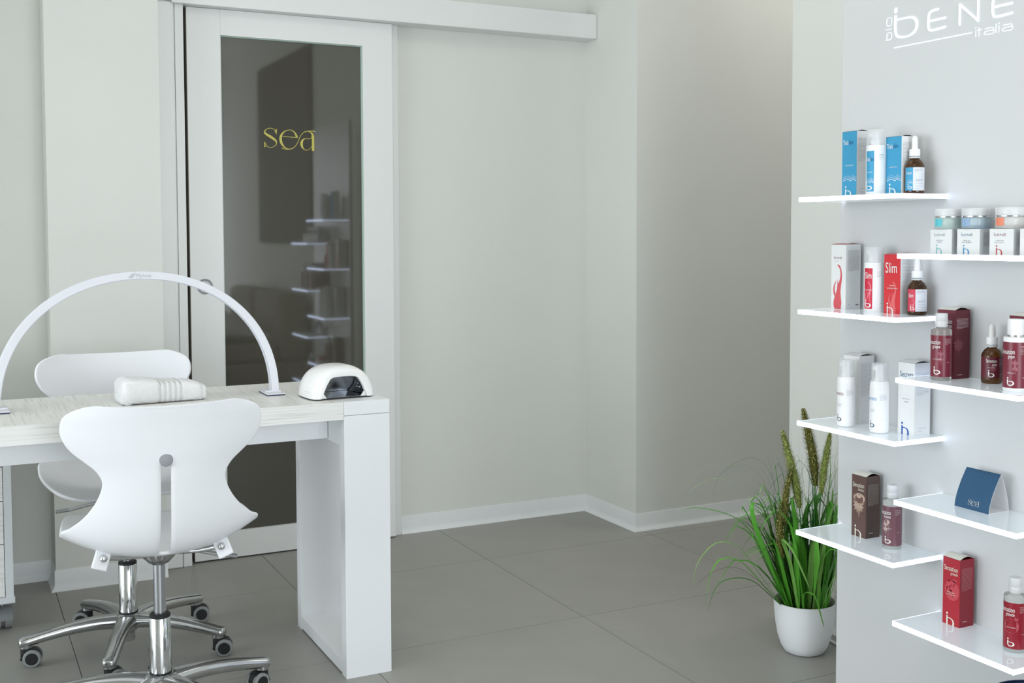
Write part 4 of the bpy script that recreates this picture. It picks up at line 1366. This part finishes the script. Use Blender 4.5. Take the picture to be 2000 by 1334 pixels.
Y0, Y1 = -0.078, 0.085
secs = [gate(0.066, 0.058, Y0 + 0.010), gate(0.0675, 0.0595, Y0 + 0.002), dome(0.078, 0.071, Y0 + 0.001), dome(0.087, 0.080, Y0 + 0.008), dome(0.092, 0.0855, Y0 + 0.022), dome(AX, AZ, Y0 + 0.045), dome(AX, AZ, 0.01),
        dome(0.090, 0.084, 0.045), dome(0.080, 0.074, 0.068), dome(0.062, 0.055, 0.081), dome(0.035, 0.03, Y1)]
MB().rings(secs, closed=False, cap0=False, cap1=True).build('dome_shell', GLOSSW, nd, angle=60)
MB().rings([gate(0.066, 0.058, Y0 + 0.0105), gate(0.060, 0.054, 0.05)], closed=False, cap0=False, cap1=True).build('mirror_liner', MIRRD, nd, angle=25)
bs = dome(0.088, 0.0, Y0 + 0.006)
base = [(x, y, 0.0) for x, y in ((-0.072, Y0 + 0.006), (0.072, Y0 + 0.006), (0.092, Y0 + 0.03), (0.092, 0.02), (0.082, 0.06), (0.05, 0.08), (-0.05, 0.08), (-0.082, 0.06), (-0.092, 0.02), (-0.092, Y0 + 0.03))]
MB().rings([base, [(x, y, 0.0038) for x, y, z_ in base]]).build('base_plate', BLACKP, nd)
MB().box(-0.060, Y0 + 0.012, 0.0039, 0.060, 0.045, 0.0052).build('mirror_tray', MIRRL, nd)
for s_ in (-1, 1):
    MB().rings([[(s_ * 0.066, Y0 + 0.009, 0.004), (s_ * 0.05, Y0 + 0.009, 0.004), (s_ * 0.060, Y0 + 0.009, 0.018)], [(s_ * 0.066, Y0 + 0.012, 0.004), (s_ * 0.05, Y0 + 0.012, 0.004), (s_ * 0.060, Y0 + 0.012, 0.018)]]).build('tray_clip', GLOSSW, nd)
for k in range(6):
    y_ = Y0 + 0.03 + 0.016 * (k % 2)
    z_ = 0.026 + 0.011 * (k // 2)
    x_ = 0.0605 - 0.0035 * (k // 2) - 0.001
    MB().lathe([(0.0005, 0.003), (0.0022, 0.0022), (0.003, 0)], 10, (x_ - 0.004, y_, z_)).build('uv_led', WPLAS, nd)
for k in range(7):
    d_ = MB().lathe([(0.0007, 0), (0.0007, 0.0004)], 8).build('vent_hole', ink((190, 190, 192)), nd)
    d_.location = (-AX * 0.985 - 0.0008, Y0 + 0.02 + k * 0.0065, 0.022)
    d_.rotation_euler = (0, R(-86), 0)

# ================================================================ TOWEL
tw = thing('folded_towel', 'folded white terry towel with ribbed band on the desk', 'towel', (0.525, 3.195, DZ), R(4))
rn = random.Random(3)


def tsec(x, hy, hz, lift=0.0, n=36, jit=0.0014, sq=0.40):
    ring = []
    for k in range(n):
        a = 2 * PI * k / n
        ca, sa = math.cos(a), math.sin(a)
        y = hy * (abs(ca) ** sq) * (1 if ca > 0 else -1)
        zz = hz + hz * (abs(sa) ** (sq + 0.1)) * (1 if sa > 0 else -1)
        j = rn.uniform(-jit, jit)
        ring.append((x + rn.uniform(-jit, jit) * 0.6, y + j, max(0.0002, zz + j * 0.8 + lift)))
    return ring


xs = [-0.119, -0.117, -0.112, -0.104, -0.092, -0.078, -0.062, -0.045, -0.028, -0.0245]
rs = []
for i, x in enumerate(xs):
    k = min(1, (x + 0.1195) / 0.022)
    g = math.sin(k * PI / 2) ** 0.6 if k < 1 else 1
    rs.append(tsec(x, 0.062 * (0.82 + 0.18 * g), 0.035 * (0.78 + 0.22 * g) * (1 - 0.15 * max(0, (x + 0.1) / 0.1)) , jit=0.0018))
mb = MB().rings(rs)
mb.build('towel_body', TOWEL, tw, angle=180)
# ribbed band: raised terry ridges between flat woven grooves
nb = 5
x = -0.0245
for k in range(nb):
    hz = 0.0298 - 0.0004 * k
    MB().rings([tsec(x, 0.0585, hz - 0.0022, 0.0003, jit=0.0002), tsec(x + 0.0055, 0.0585, hz - 0.0022, 0.0003, jit=0.0002)]).build('woven_band', TOWELB, tw, angle=180)
    x += 0.0055
    w_ = 0.0085 if k < nb - 1 else 0.0
    if w_:
        MB().rings([tsec(x - 0.0006, 0.0590, hz - 0.0012, jit=0.0004), tsec(x + 0.0008, 0.0612, hz, jit=0.0006), tsec(x + w_ - 0.0008, 0.0612, hz, jit=0.0006), tsec(x + w_ + 0.0006, 0.0590, hz - 0.0012, jit=0.0004)]).build('terry_ridge', TOWEL, tw, angle=180)
        x += w_
rs = []
for i in range(9):
    k = i / 8
    xx = x + (0.092 - x) * k
    e = 1 - 0.1 * max(0, k - 0.8) / 0.2
    rs.append(tsec(xx, 0.0605 * e, (0.0285 - 0.0035 * k) * e))
MB().rings(rs).build('towel_end', TOWEL, tw, angle=180)
MB().rings([tsec(0.0915, 0.053, 0.0218, jit=0.0003), tsec(0.098, 0.0525, 0.0212, jit=0.0003), tsec(0.1045, 0.0515, 0.0205, jit=0.0003)]).build('hem', TOWELB, tw, angle=180)
rs = []
for i in range(8):
    k = i / 7
    rs.append([(-0.085 - 0.032 * math.sin(PI * 0.5 * min(1, k * 1.6 + 0.15)) * 0 + 0, 0, 0) for _ in range(3)])
fold = []
for i in range(9):
    a = PI * i / 8
    y_ = -0.058 + 0.112 * i / 8
    fold.append([( -0.105 + 0.0145 * math.cos(2 * PI * k / 14) - 0.0035 * math.sin(a), y_ + 0.001 * rn.random(), 0.0148 + 0.0145 * math.sin(2 * PI * k / 14)) for k in range(14)])
MB().rings(fold).build('lower_fold', TOWEL, tw, angle=180)

# ================================================================ PLANT
PC = Vector((2.219, 2.527, 0))
RTv = Vector((0.894, -0.448, 0))
FWv = Vector((0.448, 0.894, 0))
pp = thing('potted_grass', 'artificial foxtail grass in a white pot beside the display panel', 'plant', PC)
pot = MB().lathe([(0.050, 0), (0.058, 0.004), (0.068, 0.022), (0.077, 0.05), (0.083, 0.085), (0.0865, 0.12), (0.088, 0.150), (0.0885, 0.1515), (0.0868, 0.1515), (0.0850, 0.148), (0.084, 0.135), (0.0838, 0.125)], 48, cap1=False).build('pot', POTW, pp, angle=50)
MB().lathe([(0.0835, 0.126), (0.06, 0.132), (0.02, 0.136)], 32).build('soil', SOIL, pp)
GR = [mat('blade_green_%d' % i, c, 0.38, noise=0.12, nscale=18, spec=0.4) for i, c in enumerate([(88, 160, 56), (104, 178, 66), (66, 128, 54), (140, 192, 100), (50, 100, 60), (80, 148, 48)])]
BRN = mat('blade_brown_tip', (96, 70, 60), 0.5, noise=0.15)


def blade(ctrl, w, m, seg=9):
    """ctrl: (right, depth, z) control points; a tapering ribbon with a centre fold"""
    pts = [RTv * a + FWv * b + Vector((0, 0, c)) for a, b, c in catmull(ctrl, max(2, seg // (len(ctrl) - 1)))]
    n = len(pts)
    vs, fs = [], []
    side0 = None
    for i, p in enumerate(pts):
        d = (pts[min(i + 1, n - 1)] - pts[max(i - 1, 0)]).normalized()
        h = Vector((d.x, d.y, 0))
        if side0 is None:
            hh = pts[-1] - pts[0]
            hh.z = 0
            if hh.length < 0.01:
                hh = Vector((random.uniform(-1, 1), random.uniform(-1, 1), 0))
            side0 = hh.normalized().cross(Vector((0, 0, 1))).normalized()
        nrm = d.cross(side0).normalized()
        k = i / (n - 1)
        ww = w * min(1, 0.55 + 2.2 * k) * (1 - k ** 2.2) + 0.0004
        vs += [p + side0 * ww / 2 + nrm * ww * 0.18, p, p - side0 * ww / 2 + nrm * ww * 0.18]
    for i in range(n - 1):
        a = 3 * i
        fs += [(a, a + 1, a + 4, a + 3), (a + 1, a + 2, a + 5, a + 4)]
    b = MB().add(vs, fs).build('blade', m, pp, angle=180)
    return b


rb = random.Random(11)
# wide arching leaves towards the left, following the silhouette
hand = [
    ([(-0.06, -0.02, 0.13), (-0.14, -0.03, 0.24), (-0.20, -0.04, 0.32), (-0.27, -0.05, 0.335), (-0.325, -0.05, 0.27), (-0.335, -0.05, 0.19)], 0.010, 3),
    ([(-0.05, -0.02, 0.13), (-0.12, -0.03, 0.27), (-0.17, -0.04, 0.37), (-0.24, -0.05, 0.42), (-0.33, -0.06, 0.44), (-0.375, -0.06, 0.43)], 0.016, 0),
    ([(-0.06, -0.03, 0.13), (-0.13, -0.05, 0.21), (-0.20, -0.06, 0.285), (-0.26, -0.06, 0.29), (-0.29, -0.06, 0.235), (-0.30, -0.06, 0.15)], 0.015, 1),
    ([(-0.06, -0.03, 0.13), (-0.12, -0.05, 0.19), (-0.17, -0.06, 0.23), (-0.225, -0.06, 0.235), (-0.27, -0.06, 0.21), (-0.295, -0.06, 0.135)], 0.012, 2),
    ([(-0.03, 0.03, 0.13), (-0.10, 0.04, 0.33), (-0.16, 0.05, 0.45), (-0.24, 0.05, 0.50), (-0.32, 0.05, 0.47), (-0.36, 0.05, 0.41)], 0.0035, 3),
    ([(-0.03, 0.03, 0.13), (-0.07, 0.04, 0.35), (-0.12, 0.05, 0.47), (-0.17, 0.05, 0.53), (-0.28, 0.05, 0.53), (-0.37, 0.05, 0.45)], 0.0025, 3),
    ([(-0.03, 0.0, 0.13), (-0.08, 0.0, 0.36), (-0.12, 0.0, 0.50), (-0.18, 0.0, 0.55), (-0.24, 0.0, 0.53)], 0.003, 4),
    ([(-0.03, 0.0, 0.13), (-0.07, 0.0, 0.40), (-0.11, 0.0, 0.54), (-0.17, 0.0, 0.57), (-0.25, 0.0, 0.52), (-0.27, 0.0, 0.45)], 0.003, 4),
    ([(-0.02, -0.02, 0.13), (-0.07, -0.02, 0.36), (-0.12, -0.02, 0.46), (-0.18, -0.02, 0.44), (-0.22, -0.02, 0.34), (-0.23, -0.02, 0.28)], 0.005, 3),
    ([(-0.05, -0.04, 0.13), (-0.10, -0.05, 0.25), (-0.15, -0.05, 0.37), (-0.165, -0.05, 0.445), (-0.13, -0.05, 0.435), (-0.06, -0.05, 0.40)], 0.020, 0),
    ([(-0.03, -0.05, 0.13), (-0.06, -0.06, 0.28), (-0.085, -0.07, 0.35), (-0.055, -0.08, 0.32), (-0.02, -0.09, 0.24), (-0.008, -0.09, 0.21)], 0.014, 3),
    ([(0.02, -0.06, 0.13), (0.015, -0.08, 0.25), (0.045, -0.10, 0.33), (0.085, -0.11, 0.30), (0.10, -0.11, 0.22), (0.105, -0.11, 0.16)], 0.012, 1),
    ([(0.03, -0.06, 0.13), (0.055, -0.09, 0.24), (0.09, -0.11, 0.25), (0.10, -0.12, 0.20), (0.12, -0.12, 0.155)], 0.010, 3),
    ([(-0.02, -0.07, 0.13), (-0.03, -0.10, 0.20), (0.0, -0.11, 0.20), (0.02, -0.12, 0.13), (0.025, -0.12, 0.11)], 0.010, 1),
    ([(0.03, 0.0, 0.13), (0.05, 0.0, 0.36), (0.075, 0.0, 0.50), (0.11, 0.0, 0.55), (0.13, 0.0, 0.48), (0.135, 0.0, 0.40)], 0.004, 3),
    ([(0.03, 0.0, 0.13), (0.06, 0.0, 0.33), (0.08, 0.0, 0.46), (0.13, 0.0, 0.44), (0.15, 0.0, 0.36)], 0.008, 1),
]
for k in range(16):
    q_ = rb.uniform(0.35, 1.0)
    hh = rb.uniform(0.28, 0.46)
    e_ = -0.05 - 0.11 * q_
    dd = rb.uniform(-0.05, 0.0)
    cl = [(-0.045 * q_, dd * 0.8, 0.128), (e_ * 0.55, dd, 0.13 + 0.45 * (hh - 0.13)), (e_ * 0.9, dd, 0.13 + 0.85 * (hh - 0.13)), (e_ * 1.12, dd, hh)]
    if rb.random() < 0.5:
        cl.append((e_ * 1.12 - 0.05, dd - 0.01, hh - 0.03))
    hand.append((cl, rb.uniform(0.014, 0.022), rb.choice([0, 1, 5, 3])))
for c, w_, mi in hand:
    blade(c, w_, GR[mi], seg=15)
for c, w_ in (([(-0.05, -0.04, 0.13), (-0.14, -0.06, 0.22), (-0.22, -0.07, 0.27), (-0.29, -0.07, 0.25), (-0.34, -0.07, 0.205)], 0.004),
              ([(0.0, -0.06, 0.13), (0.03, -0.09, 0.27), (0.06, -0.10, 0.31), (0.09, -0.11, 0.33)], 0.003),
              ([(0.05, -0.03, 0.13), (0.10, -0.07, 0.22), (0.105, -0.08, 0.26), (0.12, -0.08, 0.17)], 0.004)):
    blade(c, w_, BRN, seg=12)
# upright mass
for i in range(150):
    a = rb.uniform(0, 2 * PI)
    rr = 0.066 * math.sqrt(rb.random())
    bx, by = rr * math.cos(a), rr * math.sin(a)
    wide = rb.random() < 0.62
    H_ = rb.uniform(0.30, 0.50) if wide else rb.uniform(0.42, 0.62)
    ox = bx * rb.uniform(0.5, 1.5) + rb.uniform(-0.075, 0.04)
    oy = by * rb.uniform(0.4, 1.0) + rb.uniform(-0.03, 0.02)
    dr_ = rb.uniform(0.0, 0.045 if wide else 0.06)
    sx = 1 if ox > -0.005 else -1
    ctrl = [(bx, by, 0.128), (bx + ox * 0.35, by + oy * 0.35, 0.13 + 0.4 * (H_ - 0.13)), (bx + ox * 0.75, by + oy * 0.75, 0.13 + 0.8 * (H_ - 0.13)), (bx + ox + sx * dr_, by + oy, H_ - dr_ * 0.35)]
    if rb.random() < 0.35:
        ctrl.append((bx + ox + sx * dr_ * 2.2, by + oy - 0.01, H_ - dr_ * 1.6 - 0.02))
    # keep clear of the wall behind and the display panel beside
    ctrl = [(min(x, 0.085), min(y, 0.07), zz) for x, y, zz in ctrl]
    blade(ctrl, rb.uniform(0.013, 0.024) if wide else rb.uniform(0.002, 0.0045), GR[rb.choice([0, 1, 2, 3, 5, 5, 0] if wide else [2, 4, 4, 3, 0])], seg=9)
# thin straight stalks standing above the mass
for px, pz in ((-0.045, 0.66), (-0.035, 0.60), (-0.022, 0.655), (0.018, 0.60), (0.03, 0.64), (0.055, 0.60), (0.075, 0.66), (0.083, 0.60), (0.012, 0.57), (-0.012, 0.58)):
    blade([(px * 0.3, 0.0, 0.128), (px * 0.6, 0.0, 0.36), (px, 0.0, pz)], 0.0022, GR[4], seg=6)

# foxtail spikes
FX = mat('foxtail_green', (146, 164, 84), 0.8, noise=0.25, nscale=90)
FXD = mat('foxtail_brown', (116, 116, 52), 0.8, noise=0.3, nscale=90)
FXS = mat('foxtail_seed', (220, 208, 140), 0.7, noise=0.1)
STM = GR[2]


def spike(p0, p1, p2, rad, dense, darker):
    """p0 foot in pot, p1 lower end of the head, p2 tip: (right, depth, z)"""
    st = catmull([p0, p1, p2], 10)
    W3 = lambda q: RTv * q[0] + FWv * q[1] + Vector((0, 0, q[2]))
    P3 = [W3(q) for q in st]
    sp = MB().tube([tuple(q) for q in P3[:11]], 0.0016, 6).build('spike_stem', STM, pp)
    head = P3[10:]
    nh = len(head)
    core = MB()
    rad_l = [rad * 0.6 * (min(1, 0.5 + k / (nh - 1) * 3)) * (1 - (k / (nh - 1)) ** 2.5 * 0.85) for k in range(nh)]
    core.tube([tuple(q) for q in head], rad_l, 10)
    co = core.build('spike_head', FXD if darker else FX, pp)
    co['kind'] = 'stuff'
    br = MB()
    sd_ = MB()
    for i in range(dense):
        k = rb.random()
        f_ = k * (nh - 1)
        j = min(int(f_), nh - 2)
        c = head[j].lerp(head[j + 1], f_ - j)
        ax = (head[j + 1] - head[j]).normalized()
        th_ = rb.uniform(0, 2 * PI)
        u_ = ax.cross(Vector((0.3, 0.5, 0.1))).normalized()
        v_ = ax.cross(u_)
        o__ = u_ * math.cos(th_) + v_ * math.sin(th_)
        rr = rad * (min(1, 0.55 + k * 3)) * (1 - k ** 2.5 * 0.75)
        a = c + o__ * rr * 0.45
        b = c + o__ * rr * rb.uniform(1.0, 1.45) + ax * rr * rb.uniform(0.2, 0.7)
        s__ = o__.cross(ax) * 0.00065
        br.add([a + s__, a - s__, b], [(0, 1, 2)])
        if i % 9 == 0:
            q = c + o__ * rr * 0.72
            e_ = 0.0013
            sd_.add([q + ax * e_ * 1.6, q + s__ * 2, q - s__ * 2, q - ax * e_ * 1.6, q + o__ * e_], [(0, 1, 4), (0, 4, 2), (3, 4, 1), (3, 2, 4)])
    bo_ = br.build('spike_bristle', FX if not darker else mat('foxtail_mixed', (128, 132, 62), 0.8, noise=0.3, nscale=60), co, smooth=False)
    bo_['kind'] = 'stuff'
    so_ = sd_.build('spike_seed', FXS, co, smooth=False)
    so_['kind'] = 'stuff'


spike((0.0, 0.0, 0.13), (0.025, -0.01, 0.49), (-0.013, -0.015, 0.715), 0.0205, 3000, True)
spike((-0.01, -0.02, 0.13), (-0.025, -0.03, 0.43), (-0.077, -0.035, 0.655), 0.0185, 2800, False)
spike((0.02, -0.02, 0.13), (0.037, -0.03, 0.47), (0.060, -0.035, 0.650), 0.0155, 2200, False)
spike((-0.02, -0.03, 0.13), (-0.072, -0.04, 0.38), (-0.052, -0.045, 0.555), 0.0155, 2000, True)
spike((-0.02, -0.03, 0.13), (-0.078, -0.045, 0.29), (-0.085, -0.05, 0.45), 0.0155, 2000, True)

# ================================================================ SMALL THINGS
cb = MB().tube([(2.355, 2.78, 0.0045), (2.352, 2.62, 0.0045), (2.335, 2.54, 0.0045), (2.328, 2.50, 0.0045), (2.30, 2.38, 0.0045), (2.19, 2.20, 0.0045)], 0.0042, 8).build('power_cable', WPLAS)
tag(cb, 'white cable lying on the floor behind the flower pot', 'cable')
bn = thing('waste_bin', 'dark navy bin under the lowest shelf at the right corner', 'bin', (1.94, 1.50, 0))
MB().lathe([(0.085, 0), (0.09, 0.004), (0.102, 0.275), (0.104, 0.277), (0.104, 0.285), (0.1, 0.285), (0.098, 0.273), (0.084, 0.012), (0.01, 0.010)], 40, cap1=False).build('bin_body', NAVYD, bn, angle=50)
MB().lathe([(0.1042, 0.281), (0.1065, 0.281), (0.1065, 0.288), (0.1042, 0.288)], 40, cap0=False, cap1=False).build('bin_rim', NAVYD, bn)
